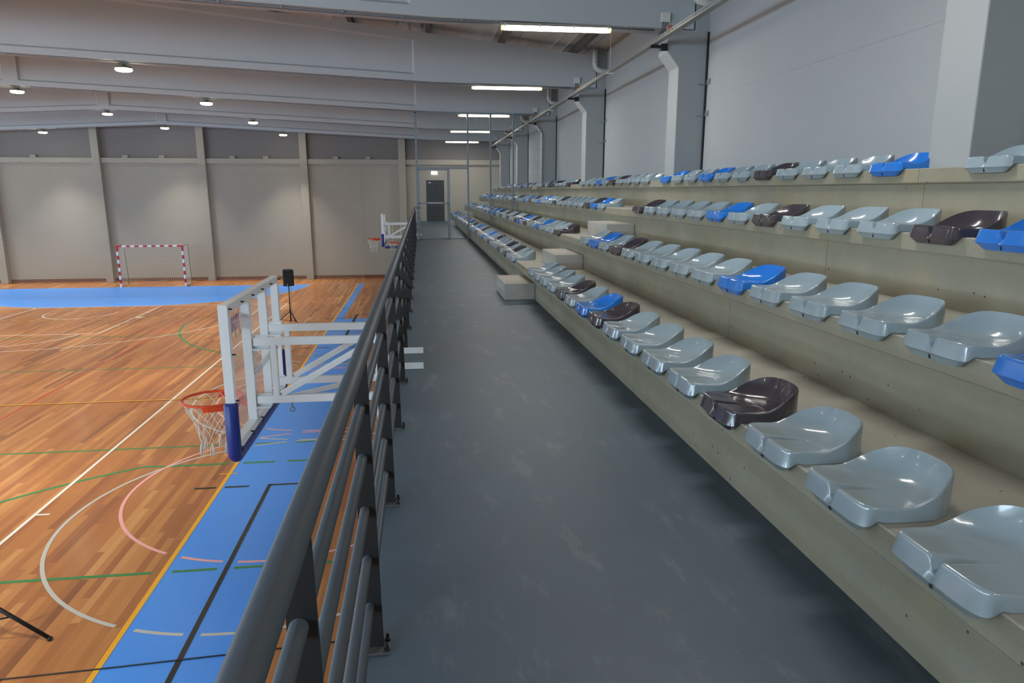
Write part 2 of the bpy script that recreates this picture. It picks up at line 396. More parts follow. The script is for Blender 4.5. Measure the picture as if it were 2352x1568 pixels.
# roof
rf = MB()
for sgn in (1, -1):
    xo = 4.9 if sgn == 1 else XL - .1
    pr = [(XA, btop(XA) + .20), (xo, btop(4.9) + .20 if sgn == 1 else btop(4.6) + .2), (xo, (btop(4.9) if sgn == 1 else btop(4.6)) + .32), (XA, btop(XA) + .32)]
    rf.prism(pr, YN - .2, YB + .3)
    k = 0; x = 4.6
    while x > XA + .3:                                   # shallow ribs of the sheet
        xx = x if sgn == 1 else 2 * XA - x
        z = btop(x) + .20
        rf.box(xx - .02, xx + .02, YN, YB, z - .014, z + .02); x -= .30
rf = rf.build('ceiling', 'roof_sheet'); tag(rf, kind='structure')
i = 0
for k in range(10):
    for sgn in (1, -1):
        x = 3.88 - 1.81 * k
        if x < XA + .2: continue
        z = btop(x); xx = x if sgn == 1 else 2 * XA - x
        b = MB().box(xx - .05, xx + .05, YN, YB, z + .002, z + .185).build('roof_purlin', 'purlin_steel', o=(xx, 16, z))
        side = 'seating wall' if sgn == 1 else 'far side wall'
        tag(b, 'dark brown steel roof purlin, %s from the %s' % (ORD[k], side), 'roof purlin', 'purlins under the roof sheets')

# ------------------------------------------------------------------ balcony slab, walkway
wk = MB().box(-.27, 1.76, YN, YB, ZW - .30, ZW).build('floor_walkway', 'walkway_screed', o=(0, 0, ZW)); tag(wk, kind='structure')
tag(MB().box(-.20, -.02, YN, YB, ZF, ZW - .30).build('wall_balcony', 'plaster'), kind='structure')

# ------------------------------------------------------------------ seating tiers
XF = [1.605, 2.392, 3.182, 3.965]; XR = [1.675, 2.452, 3.242, 4.030]; ZT = [-1.168, -.714, -.264, .183]
TN = ['lowest', 'second', 'third', 'top']
JY = [5.32, 11.83, 18.36, 24.9, 31.4]
for n in range(4):
    mb = MB()
    xb = XR[n + 1] + .02 if n < 3 else XW - .002
    zb = ZT[n - 1] if n else ZW
    ys = [YN] + JY + [YB]
    if n == 3: ys = [YN, 5.32, 9.61, 11.83, 18.36, 24.9, 31.4, YB]
    for a, b in zip(ys[:-1], ys[1:]):
        a2 = a + .0025; b2 = b - .0025
        mb.prism([(XR[n], zb), (XR[n], ZT[n] - .105), (XF[n] + .008, ZT[n] - .118), (XF[n], ZT[n] - .108), (XF[n], ZT[n] - .005), (XF[n] + .006, ZT[n]),
                  (xb, ZT[n]), (xb, zb)], a2, b2)
    t = mb.build('seating_tier', None, o=(XR[n], 16, zb), mats=['tier_concrete', 'tread_concrete'])
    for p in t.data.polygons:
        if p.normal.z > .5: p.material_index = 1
    tag(t, '%s step of the precast beige concrete grandstand, carrying the %s row of seats' % (TN[n], ['front', 'second', 'third', 'top'][n]), 'grandstand step', 'concrete grandstand steps')
    MB().box(XR[n] + .02, xb - .02, YN + .01, YB - .01, zb + .0, ZT[n] - .02).build('joint_filler', 'joint_dark', t)

def block(o, dx, dy, dz, label):
    b = MB().box(o[0], o[0] + dx, o[1], o[1] + dy, o[2], o[2] + dz).build('step_block', 'block_concrete', o=o, bevel=.006)
    return tag(b, label, 'step block', 'loose concrete steps in the aisles')
block((1.21, 10.39, ZW), .46, 1.12, .247, 'pale concrete step block on the dark walkway at the nearer aisle')
block((2.015, 10.57, ZT[0]), .432, 1.19, .222, 'pale concrete step block on the lowest grandstand step, nearer aisle')
block((2.80, 10.55, ZT[1]), .437, 1.25, .228, 'pale concrete step block on the second grandstand step, nearer aisle')
block((1.30, 34.5, ZW), .37, 1.1, .24, 'small far concrete step block on the walkway behind the wire screen')
block((2.01, 33.95, ZT[0]), .437, 1.15, .222, 'far concrete step block on the lowest step, behind the wire screen')
block((2.80, 33.95, ZT[1]), .437, 1.15, .228, 'far concrete step block on the second step, behind the wire screen')

# ------------------------------------------------------------------ seats
def seat_mesh():
    NX, NY = 44, 52
    D = .418; Wd = .208
    def outline(a, t):            # a,t in [-1,1]
        X, T = a, t
        q = max(abs(X), abs(T), 1e-6)
        n = 4.2 if X > 0 else 11.0
        ss = min(1, max(0, (X + .5) / 1.0)); ss = ss * ss * (3 - 2 * ss); n = 9.0 + (2.4 - 9.0) * ss
        k = q / (abs(X) ** n + abs(T) ** n) ** (1 / n) if q > .01 else 1
        X *= k; T *= k
        x = (X + 1) / 2 * D
        w = Wd * (0.955 + 0.055 * math.sin(PI * min(1, (x / D) * 1.15))) * (1 - .05 * max(0, x / D - .6) / .4)
        y = T * w
        x += -.0 * T * T
        return x, y, max(abs(a), abs(t))
    def H(x):
        s = min(1, max(0, (x - .135) / .26)); s = s * s * (3 - 2 * s)
        return .060 - .010 * min(1, x / .12) + .098 * s
    def Zf(x):
        return .057 - .031 * min(1, (x / .24)) ** 1.0
    def groove(x, y):
        g = max(0, 1 - x / .235); d = .052 * g ** 1.8
        w = .007 + .011 * g
        prof = math.exp(-(abs(y) / w) ** 2.6)
        return d * prof
    v = []; f = []
    # non-uniform in y to resolve the groove
    ts = []
    for j in range(NY + 1):
        u = -1 + 2 * j / NY
        ts.append(.62 * u + .38 * (abs(u) ** 1.6) * (1 if u > 0 else -1))
    for i in range(NX + 1):
        a = -1 + 2 * i / NX
        for t in ts:
            x, y, q = outline(a, t)
            hz = H(x); z0 = Zf(x)
            q = min(1, q)
            back = min(1, max(0, (x / D - .12) / .5))
            p = 8.0 - 2.0 * back
            z = z0 + (hz - z0) * q ** p
            z -= groove(x, y)
            v.append((x, y, z))
    idx = lambda i, j: i * (NY + 1) + j
    for i in range(NX):
        for j in range(NY):
            f.append((idx(i, j), idx(i + 1, j), idx(i + 1, j + 1), idx(i, j + 1)))
    ring = [idx(0, j) for j in range(NY + 1)] + [idx(i, NY) for i in range(1, NX + 1)] + [idx(NX, j) for j in range(NY - 1, -1, -1)] + [idx(i, 0) for i in range(NX - 1, 0, -1)]
    cx, cy = D / 2, 0
    pts = [v[k] for k in ring]
    K = len(ring)
    nor = []
    for k in range(K):
        p0 = pts[k - 1]; p1 = pts[(k + 1) % K]
        d = Vector((p1[0] - p0[0], p1[1] - p0[1])); d.normalize()
        nn = Vector((d.y, -d.x))
        if nn.dot(Vector((pts[k][0] - cx, pts[k][1] - cy))) < 0: nn = -nn
        nor.append(nn)
    for _ in range(8): nor = [(nor[k - 1] + nor[k] * 2 + nor[(k + 1) % K]).normalized() for k in range(K)]
    def sstep(a, b, x):
        s = min(1, max(0, (x - a) / (b - a))); return s * s * (3 - 2 * s)
    prev = ring
    for (of, dz, zabs) in ((.0030, .0006, None), (.0058, .0026, None), (.0075, .0062, None), (.0082, .012, None), (None, None, 'fold'), (None, None, 'under'), (None, None, 'low'), (None, None, 'bot')):
        cur = []
        for k in range(K):
            x, y, z = pts[k]; g = groove(x, y); zt = z + g
            fr = 1 - sstep(.012, .05, x)          # 1 on the nose
            if zabs is None:
                o_ = of + (of * .4) * fr; zz = z - dz - (dz * .3) * fr
            elif zabs == 'fold':
                o_ = .010 + .016 * fr; zz = .010 - .026 * fr
            elif zabs == 'under':
                o_ = .010 + .012 * fr; zz = .007 - .026 * fr
            elif zabs == 'low':
                o_ = .010 + .000 * fr; zz = -.036 * fr + .001 * (1 - fr)
            else:
                o_ = .008 - .010 * fr; zz = -.054 * fr + .0005 * (1 - fr)
            px = x + nor[k].x * o_; py = y + nor[k].y * o_
            if zabs in ('low', 'bot') and fr > 0:
                sh = .94 if zabs == 'low' else .82
                py = y + nor[k].y * o_ * .3; py *= (sh * fr + (1 - fr))
                if nor[k].x > -.5: pass
            v.append((px, py, zz)); cur.append(len(v) - 1)
        for k in range(K):
            f.append((prev[k], prev[(k + 1) % K], cur[(k + 1) % K], cur[k]))
        prev = cur
    # nose back skin, keeps the nose a closed solid in front of the fascia
    me = bpy.data.meshes.new('stadium_seat')
    me.from_pydata(v, [], f)
    bm = bmesh.new(); bm.from_mesh(me); bmesh.ops.recalc_face_normals(bm, faces=bm.faces); bm.to_mesh(me); bm.free()
    for p in me.polygons: p.use_smooth = True
    me.set_sharp_from_angle(angle=1.0)
    top = [Vector(p) for p in v[:(NX + 1) * (NY + 1)]]
    def surf(cx_, cy_):
        near = sorted(top, key=lambda p: (p.x - cx_) ** 2 + (p.y - cy_) ** 2)[:14]
        c_ = sum(near, Vector()) / len(near)
        sxx = sum((p.x - c_.x) ** 2 for p in near); syy = sum((p.y - c_.y) ** 2 for p in near); sxy = sum((p.x - c_.x) * (p.y - c_.y) for p in near)
        sxz = sum((p.x - c_.x) * (p.z - c_.z) for p in near); syz = sum((p.y - c_.y) * (p.z - c_.z) for p in near)
        det = sxx * syy - sxy * sxy; a_ = (sxz * syy - syz * sxy) / det; b_ = (syz * sxx - sxz * sxy) / det
        return Vector((-a_, -b_, 1)).normalized(), Vector((cx_, cy_, c_.z + a_ * (cx_ - c_.x) + b_ * (cy_ - c_.y)))
    return me, surf
seat_me, seatSurf = seat_mesh()
CAPS = ((.19, .12), (.325, .02))
def ring_mesh(r, t):
    mb = MB(); mb.tube([(r * math.cos(a * PI / 12), r * math.sin(a * PI / 12), 0) for a in range(24)], t, n=6, closed=True)
    return mb
protos = {}
for col in ('light', 'blue', 'dark'):
    me = seat_me.copy(); me.materials.append(MATS['seat_' + col])
    s = bpy.data.objects.new('stadium_seat', me)
    caps = []
    for (cx, cy) in CAPS:
        n, base = seatSurf(cx, cy)
        c = ring_mesh(.0185, .0005)
        cm = bpy.data.meshes.new('bolt_cap'); cm.from_pydata(c.v, [], c.f); cm.materials.append(MATS['seat_' + col])
        for p in cm.polygons: p.use_smooth = True
        co = bpy.data.objects.new('bolt_cap', cm); co.location = base + n * .0004; co.rotation_euler = n.to_track_quat('Z', 'Y').to_euler()
        caps.append(co)
    sl = MB().bar((-.0185, -.004, -.0275), (-.0035, .006, -.0480), .008, .003)
    sm_ = bpy.data.meshes.new('drain_slot'); sm_.from_pydata(sl.v, [], sl.f); sm_.materials.append(MATS['joint_dark'])
    so = bpy.data.objects.new('drain_slot', sm_); so.rotation_euler = (0, 0, 0); so.location = (0, 0, 0)
    protos[col] = (s, caps + [so])
CN = {'light': 'pale grey', 'blue': 'bright blue', 'dark': 'dark aubergine grey'}
RN = ['front', 'second', 'third', 'top']
def put_seat(row, y, col, label):
    s, kids = protos[col]
    o = s.copy(); C.objects.link(o)
    o.name = 'stadium_seat'
    o.location = (XF[row] - .045, y - .215, ZT[row] + ZE + .001)
    o.scale = (1, 1, 1)
    tag(o, label, 'stadium seat', 'bucket seats of the %s row' % RN[row])
    if y < 10.6:
        for k in kids:
            c = k.copy(); C.objects.link(c); c.parent = o
            if k.name.startswith('bolt_cap'): c.name = 'bolt_cap'
            else: c.name = 'drain_slot'
g1 = [
    (0, 'LLLDLLLLDBLDLLLL'),
    (1, 'BLLLLBLLLLLDLBL'),
    (3, 'BDLLLDLBLLLLD'),
    (5, 'L.BLLLDLLBLLB')]
# row 4 sequence k=5..17
g1[3] = (5, 'L.BLLLDLLBLLB')
g2 = ['LLDLDLLLDLLBLLLDLLBLLDLLDBLLDLLDLLBLDLL',
      'DLLLBLLDLBDLLDLLDLLDBLLBLDLLBLLDLBLLDLL',
      'LBDLLLLLDLLLBLLDLBLLLDLLLDLBLLDLLBLLDBL',
      'LLLLDLBLLL..DLLLDDLDLLBLLDLBDLLBLDBLLDL']
g3 = ['LBBDLD', 'LDBLLD', 'BLLDBL', 'DLBLLD']
CC = {'L': 'light', 'B': 'blue', 'D': 'dark'}
def clash(row, y):
    if row != 3: return y > 24.40 and y - .43 < 24.52      # no seat where the wire screen stands
    return any(y > p - .03 and y - .43 < p + .48 for p in PY)
for row in range(4):
    k0, seq = g1[row]; n = 0
    for i, ch in enumerate(seq):
        if ch == '.': continue
        y = 2.015 + .557 * (k0 + i)
        put_seat(row, y, CC[ch], '%s plastic bucket seat, %s from the camera end of the %s row' % (CN[CC[ch]], ordn(n), RN[row])); n += 1
    n = 0; yend = 33.6 if row < 3 else 39.0
    seq = g2[row]; i = 0; y = 12.515
    ref = 'beyond the nearer steps in the' if row < 3 else 'beyond the second pillar in the'
    while y < yend:
        ch = seq[i % len(seq)]
        if ch == '.' and row == 3: pass
        elif not clash(row, y):
            ch = 'L' if ch == '.' else ch
            put_seat(row, y, CC[ch], '%s plastic bucket seat, %s %s %s row' % (CN[CC[ch]], ordn(n), ref, RN[row])); n += 1
        i += 1; y += .557
    if row < 3:
        for i, ch in enumerate(g3[row]):
            y = 35.75 + .557 * i
            put_seat(row, y, CC[ch], '%s plastic bucket seat, %s past the farthest steps in the %s row' % (CN[CC[ch]], ordn(i), RN[row]))
for col in protos:
    s, kids = protos[col]
    for k in kids: bpy.data.objects.remove(k)
    bpy.data.objects.remove(s)

# ------------------------------------------------------------------ pillars, beams
PS = ['behind the camera', 'just overhead at the nearest pillar', 'at the second pillar', 'at the third pillar', 'at the wire screen', 'at the fifth pillar', 'at the farthest pillar']
PN = ['behind the camera position', 'nearest in view', 'second in view, behind the top row gap', 'third in view', 'fourth, where the wire screen ends', 'fifth, beyond the wire screen', 'last before the end wall']
for i, y in enumerate(PY):
    y1 = y + .45
    prof = [(XW + .01, ZF + .0), (4.17, ZF + .0), (4.17, 1.955), (3.975, 2.19), (3.975, 2.525), (4.43, 2.525), (4.43, 3.5), (XW + .01, 3.5)]
    prof[0] = (XW + .01, ZT[3]); prof[1] = (4.17, ZT[3])
    p = MB().prism(prof, y, y1).build('wall_pillar', 'pillar_paint', o=(4.4, y, ZT[3]), bevel=.012)
    tag(p, 'white concrete pillar with corbel on the right wall, %s' % PN[i], 'pillar', 'pillars of the right wall')
    tr = MB().box(XW - .03, XW - .001, y - .035, y - .002, ZT[3], 2.5).build('trim_%d' % (i + 1), 'joint_dark'); tag(tr, kind='structure')
    for z in (1.70, 1.21):
        MB().box(XW - .16, XW - .004, y - .06, y - .036, z - .006, z + .006).box(XW - .016, XW - .004, y - .16, y - .005, z - .004, z + .075).build('fixing_plate', 'galvanised', tr, bevel=.002)
    # beam: I section with recessed web panels
    mb = MB(); xr = 4.40; xl = 2 * XA - 4.40
    xs = [xr, .3, -.08, -.15]
    xin = [-.15 + (-12.12 + .15) * k / 8 for k in range(9)]
    def sec(x, dz0=0, dz1=0): return soffit(x) + dz0, btop(x) + dz1
    for sgn in (1, -1):
        X = lambda x: x if sgn == 1 else 2 * XA - x
        P_ = [xr, .3, -.08] + [-.08 + (-12.2 + .08) * k / 8 for k in range(1, 9)] + [XA]
        # soffit, top
        for a, b in zip(P_[:-1], P_[1:]):
            mb.add([(X(a), y, soffit(a)), (X(b), y, soffit(b)), (X(b), y1, soffit(b)), (X(a), y1, soffit(a))], [(0, 1, 2, 3)])
            mb.add([(X(a), y, btop(a)), (X(b), y, btop(b)), (X(b), y1, btop(b)), (X(a), y1, btop(a))], [(0, 1, 2, 3)])
        mb.add([(X(xr), y, soffit(xr)), (X(xr), y1, soffit(xr)), (X(xr), y1, btop(xr)), (X(xr), y, btop(xr))], [(0, 1, 2, 3)])
        for yf, dp in ((y, .06), (y1, -.06)):
            # solid end zone
            for a, b in ((xr, .3), (.3, -.08), (-12.2, XA)):
                mb.add([(X(a), yf, soffit(a)), (X(b), yf, soffit(b)), (X(b), yf, btop(b)), (X(a), yf, btop(a))], [(0, 1, 2, 3)])
            q = [-.08 + (-12.2 + .08) * k / 8 for k in range(9)]
            for k in range(8):
                a, b = q[k], q[k + 1]
                ai = a - .045 if k == 0 else a; bi = b + .045 if k == 7 else b
                zb_ = lambda x: soffit(x) + .145; zt_ = lambda x: btop(x) - .19
                zbi = lambda x: soffit(x) + .19; zti = lambda x: btop(x) - .235
                mb.add([(X(a), yf, soffit(a)), (X(b), yf, soffit(b)), (X(b), yf, zb_(b)), (X(a), yf, zb_(a))], [(0, 1, 2, 3)])
                mb.add([(X(a), yf, zt_(a)), (X(b), yf, zt_(b)), (X(b), yf, btop(b)), (X(a), yf, btop(a))], [(0, 1, 2, 3)])
                mb.add([(X(a), yf, zb_(a)), (X(b), yf, zb_(b)), (X(bi), yf + dp, zbi(bi)), (X(ai), yf + dp, zbi(ai))], [(0, 1, 2, 3)])
                mb.add([(X(a), yf, zt_(a)), (X(b), yf, zt_(b)), (X(bi), yf + dp, zti(bi)), (X(ai), yf + dp, zti(ai))], [(0, 1, 2, 3)])
                mb.add([(X(ai), yf + dp, zbi(ai)), (X(bi), yf + dp, zbi(bi)), (X(bi), yf + dp, zti(bi)), (X(ai), yf + dp, zti(ai))], [(0, 1, 2, 3)])
                if k == 0: mb.add([(X(a), yf, zb_(a)), (X(ai), yf + dp, zbi(ai)), (X(ai), yf + dp, zti(ai)), (X(a), yf, zt_(a))], [(0, 1, 2, 3)])
                if k == 7: mb.add([(X(b), yf, zb_(b)), (X(bi), yf + dp, zbi(bi)), (X(bi), yf + dp, zti(bi)), (X(b), yf, zt_(b))], [(0, 1, 2, 3)])
    bm_ = mb.build('roof_beam', 'beam_paint', o=(XA, y, 2.6), recalc=False)
    b2 = bmesh.new(); b2.from_mesh(bm_.data); bmesh.ops.remove_doubles(b2, verts=b2.verts, dist=.0005); bmesh.ops.recalc_face_normals(b2, faces=b2.faces); b2.to_mesh(bm_.data); b2.free()
    tag(bm_, 'white pitched concrete roof beam with recessed web, %s' % PS[i], 'roof beam', 'concrete roof beams')
    # conduit along the soffit
    cz = lambda x: soffit(x) - .018
    pts = [(3.78, y + .10, cz(3.78)), (.3, y + .10, cz(.3)), (XA, y + .10, cz(XA)), (xl + 1, y + .10, cz(xl + 1))]
    cd = MB().tube(pts, .011, n=8)
    pts2 = [(1.2, y + .16, cz(1.2)), (.3, y + .16, cz(.3)), (XA, y + .16, cz(XA)), (xl + 1, y + .16, cz(xl + 1))]
    cd.tube(pts2, .008, n=8)
    x = 3.4
    while x > xl + 2:
        cd.box(x - .015, x + .015, y + .08, y + .18, cz(x) - .008, cz(x) + .019); x -= .9
    cd = cd.build('cable_conduit', 'galvanised', o=(3.78, y + .1, cz(3.78)))
    tag(cd, 'thin grey conduit clipped under the roof beam %s' % PS[i], 'conduit', 'conduits under the beams')
    # junction box
    jb = MB().box(3.84, 3.98, y - .07, y - .002, 2.62, 2.76).build('junction_box', 'pvc', o=(3.91, y, 2.62), bevel=.006)
    tag(jb, 'small pale junction box above the cable tray, %s' % PS[i], 'junction box', 'junction boxes on the beams')
    cb = MB()
    for dx in (-.035, .0, .035): cb.tube([(3.91 + dx, y - .035, 2.625), (3.90 + dx, y - .05, 2.52), (3.80 + dx, y - .06, 2.36)], .006, n=6)
    cb.build('cable', 'black_plastic', jb)
    # rain pipe
    rp_ = MB().tube([(4.34, y - .10, 3.42), (4.34, y - .10, 3.08), (4.36, y - .10, 3.0), (4.42, y - .10, 2.94), (4.50, y - .10, 2.92), (XW + .02, y - .10, 2.91)], .062, n=16)
    rp_ = rp_.build('rain_pipe', 'pvc', o=(4.34, y - .1, 2.9)); tag(rp_, 'white elbowed rain pipe high on the wall, %s' % PS[i], 'rain pipe', 'rain pipes at the pillars')
    MB().tube([(4.34, y - .10, 3.12), (4.34, y - .10, 3.07)], .070, n=16).build('pipe_collar', 'pvc', rp_)

# ------------------------------------------------------------------ cable tray
ct = thing('cable_tray', (3.75, 16, 2.28), 'long perforated steel cable tray running beside the right wall under the beams', 'cable tray')
mb = MB()
mb.box(3.70, 3.80, YN, YB, 2.283, 2.286)
mb.build('tray_bottom', 'tray_steel', ct)
sd = MB()
for x in (3.70, 3.798):
    sd.box(x, x + .002, YN, YB, 2.286, 2.302).box(x, x + .002, YN, YB, 2.332, 2.346)
    y = 1.0
    while y < 26:
        sd.box(x, x + .002, y, y + .028, 2.302, 2.332); y += .055
    sd.box(x, x + .002, 26, YB, 2.302, 2.332).box(x, x + .002, YN, 1, 2.302, 2.332)
sd.build('tray_side', 'tray_steel', ct)
cbx = MB()
for k, x in enumerate((3.72, 3.735, 3.755, 3.775)): cbx.tube([(x, YN, 2.30), (x + .008, 8, 2.305), (x - .006, 20, 2.303), (x, YB, 2.30)], .009, n=6)
cbx.build('cable', 'black_plastic', ct)
for y in PY:
    MB().box(3.69, 3.95, y - .03, y + .02, 2.24, 2.282).box(3.86, 3.96, y - .05, y - .0, 2.20, 2.30).build('tray_bracket', 'railing_plate', ct)
    MB().tube([(3.75, y + 2.68, 2.285), (3.75, y + 2.68, btop(3.75) + .2)], .005, n=6).box(3.68, 3.82, y + 2.66, y + 2.70, 2.265, 2.283).build('hanger_rod', 'white_enamel', ct)
for y in PY[1:6]:
    b = MB().box(3.86, 3.93, y - .32, y - .25, 2.42, 2.52).build('copper_box', 'copper_block', ct)  # small copper-coloured box beside and above the tray

# ------------------------------------------------------------------ lamps
def tube_lamp(y, label):
    t = thing('tube_lamp', (2.17, y - .02, 2.42), label, 'fluorescent lamp', 'fluorescent lamps over the gallery')
    x0, x1 = 1.30, 3.045; y0, y1 = y - .03, y + .09
    zt = soffit(2.17)
    body = MB().prism([(y0 + .01, zt - .012), (y0, zt - .045), (y0, zt - .058), (y1, zt - .058), (y1, zt - .045), (y1 - .01, zt - .012)], x0, x1, 'X')
    body.build('housing', 'tube_body', t, bevel=.004)
    MB().prism([(y0 + .004, zt - .059), (y0 + .006, zt - .10), (y0 + .03, zt - .118), (y1 - .03, zt - .118), (y1 - .006, zt - .10), (y1 - .004, zt - .059)], x0 + .05, x1 - .05, 'X').build('diffuser', 'tube_lens', t)
    for a, b in ((x0 + .004, x0 + .049), (x1 - .049, x1 - .004)):
        MB().prism([(y0 + .004, zt - .059), (y0 + .006, zt - .10), (y0 + .03, zt - .118), (y1 - .03, zt - .118), (y1 - .006, zt - .10), (y1 - .004, zt - .059)], a, b, 'X').build('end_cap', 'tube_cap', t)
    for k in range(4):
        x = x0 + .06 + (x1 - x0 - .12) * k / 3
        MB().box(x - .012, x + .012, y0 - .006, y0 + .002, zt - .075, zt - .035).build('clip', 'pvc', t)
    area_light('lamp_light', t, (0, .05, zt - .125 - 2.42), x1 - x0 - .1, .10, TUBE_W, (1.0, .97, .92))
    return t
TL = ['over the camera position, out of view', 'above the nearest beam', 'large and bright, top centre', 'second one down the gallery', 'third one, just inside the wire screen', 'fourth, behind the wire screen', 'farthest and smallest, behind the wire screen']
for i, y in enumerate(PY): tube_lamp(y, 'long fluorescent lamp under the roof beam, %s' % TL[i])

def highbay(x, y, label):
    z = soffit(x); c = (x, y, z)
    t = thing('highbay_lamp', (x, y, z - .14), label, 'sports hall lamp', 'round hall lamps under the beams')
    MB().lathe([(.03, -.105), (.165, -.112), (.182, -.135), (.182, -.150), (.165, -.158)], c, n=28).build('housing', 'lamp_housing', t)
    MB().lathe([(.178, -.150), (.186, -.172), (.176, -.196), (.14, -.212), (.001, -.216)], c, n=28).build('lens', 'highbay_lens', t)
    MB().lathe([(.055, -.06), (.07, -.11)], c, n=16).build('driver', 'lamp_housing', t)
    MB().bar((x - .09, y, z - .03), (x + .09, y, z - .03), .05, .012).bar((x - .085, y, z - .03), (x - .085, y, z - .115), .02, .02).bar((x + .085, y, z - .03), (x + .085, y, z - .115), .02, .02).box(x - .05, x + .05, y - .04, y + .04, z - .035, z + .0).build('bracket', 'lamp_housing', t)
    area_light('lamp_light', t, (0, 0, -.085), .28, .28, HIGHBAY_W, (1.0, .95, .84), shape='DISK', spread=math.radians(76))
XH = [-1.17 - 5.6, -12.38, -17.98, -23.6]
colname = ['line nearest the gallery', 'line under the ridge', 'line beyond the ridge', 'line at the far side']
for i, y in enumerate(PY):
    for j, x in enumerate(XH):
        highbay(x, y + .22, 'round glowing hall lamp, %s, %s' % (colname[j], PS[i]))

# ------------------------------------------------------------------ exit sign
es = thing('exit_sign', (.76, YB - .03, .93), 'small lit white exit sign on the end wall above the dark door', 'exit sign')
MB().box(.60, .92, YB - .05, YB - .002, .91, 1.07).build('light_box', 'exit_light', es, bevel=.008)
MB().prism([(.66, .99), (.72, 1.03), (.72, 1.005), (.80, 1.005), (.80, .975), (.72, .975), (.72, .95)], YB - .053, YB - .0505).build('arrow', 'exit_dark', es)

# ------------------------------------------------------------------ railing
rl = thing('guard_railing', (-.2, 12, ZW), 'dark grey steel guard railing along the walkway edge, round handrail and five tubes', 'railing')
MB().tube([(-.21, YN, -.526), (-.21, 8, -.526), (-.21, 24.44, -.526)], .0258, n=28).build('handrail', 'railing_paint', rl)
for k, z in enumerate((-.700, -.875, -1.065, -1.248, -1.430)):
    MB().tube([(-.217, YN, z), (-.217, 24.44, z)], .0165, n=20).build('rail_tube', 'railing_paint', rl)
y = 2.27 - 1.2 * 2
while y < 24.5:
    p = MB().prism([(-.248, ZW + .008), (-.172, ZW + .008), (-.190, -.545), (-.235, -.545)], y - .006, y + .006).build('post', 'railing_plate', rl)
    bpl = MB().box(-.262, -.150, y - .045, y + .045, ZW, ZW + .010).build('base_plate', 'steel_base', rl, bevel=.002)
    if y < 15:
        for yy in (y - .028, y + .028):
            MB().lathe([(.011, 0), (.011, .008), (.006, .009), (.006, .026), (.001, .027)], (-.160, yy, ZW + .010), n=8, smooth=False).build('anchor_bolt', 'bolt_steel', bpl)
    y += 1.2

# ------------------------------------------------------------------ wire screen with gate
sc = thing('wire_screen', (2, 24.47, ZW), 'floor to beam galvanised wire mesh screen with gate across the gallery', 'mesh screen')
Y0, Y1_ = 24.44, 24.48
def post(x, z0, z1, w=.06, nm='post'): return MB().box(x, x + w, Y0, Y1_, z0, z1).build(nm, 'galvanised', sc, bevel=.003)
post(-.15, ZW, 2.585, .07); post(1.578, ZW, 2.53, .066); post(2.348, ZT[0], 2.53, .066); post(3.128, ZT[1], 2.53, .06)
for z0, z1, x0, x1 in ((2.53, 2.57, -.15, 4.0), (.745, .80, -.10, 1.6)): MB().box(x0, x1, Y0, Y1_, z0, z1).build('rail', 'galvanised', sc, bevel=.003)
MB().box(.98, 1.60, Y0, Y1_, ZW + .005, ZW + .03).build('rail', 'galvanised', sc)
MB().box(1.64, 2.35, Y0, Y1_, ZT[0] + .03, ZT[0] + .055).build('rail', 'galvanised', sc)
MB().box(2.41, 3.13, Y0, Y1_, ZT[1] + .09, ZT[1] + .115).build('rail', 'galvanised', sc)
# edge bar following the corbel
MB().bar((4.15, Y0 - .01, ZT[3]), (4.15, Y0 - .01, 1.97), .03, .03).bar((4.15, Y0 - .01, 1.955), (3.965, Y0 - .01, 2.19), .03, .03).bar((3.965, Y0 - .01, 2.18), (3.965, Y0 - .01, 2.36), .03, .03).build('edge_bar', 'galvanised', sc)
gt = MB().box(.895, .935, Y0 - .01, Y1_, ZW + .01, .735).box(-.075, -.035, Y0 - .01, Y1_, ZW + .01, .735).box(-.075, .935, Y0 - .01, Y1_, .70, .738).box(-.075, .935, Y0 - .01, Y1_, ZW + .01, ZW + .05).box(-.075, .935, Y0 - .01, Y1_, -.415, -.380).build('gate_frame', 'galvanised', sc, bevel=.003)
MB().box(.88, .95, Y0 - .035, Y0 - .01, -.62, -.42).build('gate_lock', 'galvanised', gt)
post(.945, ZW, .76, .04, 'gate_post')
def mesh_panel(x0, x1, z0, z1, parent, clip=None):
    mb = MB(); P = .062; ym = (Y0 + Y1_) / 2; w = .0052
    n = int((x1 - x0) / P)
    for i in range(1, n + 1):
        x = x0 + i * P
        zz0 = z0; zz1 = z1
        if clip: zz1 = clip(x)
        mb.box(x - w / 2, x + w / 2, ym - w / 2, ym + w / 2, zz0, zz1)
    n = int((z1 - z0) / P)
    for i in range(1, n + 1):
        z = z0 + i * P; xx = x1
        if clip and z > 1.95: xx = 4.15 - (z - 1.955) * .787 if z < 2.19 else 3.96
        mb.box(x0, xx, ym - w / 2 + w, ym + w / 2 + w, z - w / 2, z + w / 2)
    mb.build('mesh_panel', 'mesh_wire', parent)
mesh_panel(-.035, .895, ZW + .05, .70, gt)
mesh_panel(.985, 1.578, ZW + .03, .745, sc)
mesh_panel(-.08, 1.578, .80, 2.53, sc)
mesh_panel(1.644, 2.348, ZT[0] + .055, 2.53, sc)
mesh_panel(2.414, 3.128, ZT[1] + .115, 2.53, sc)
mesh_panel(3.188, 4.15, ZT[2] + .05, 2.53, sc, clip=lambda x: 2.53 if x < 3.97 else (2.19 - (x - 3.97) / .787 if x < 4.15 else 1.95))

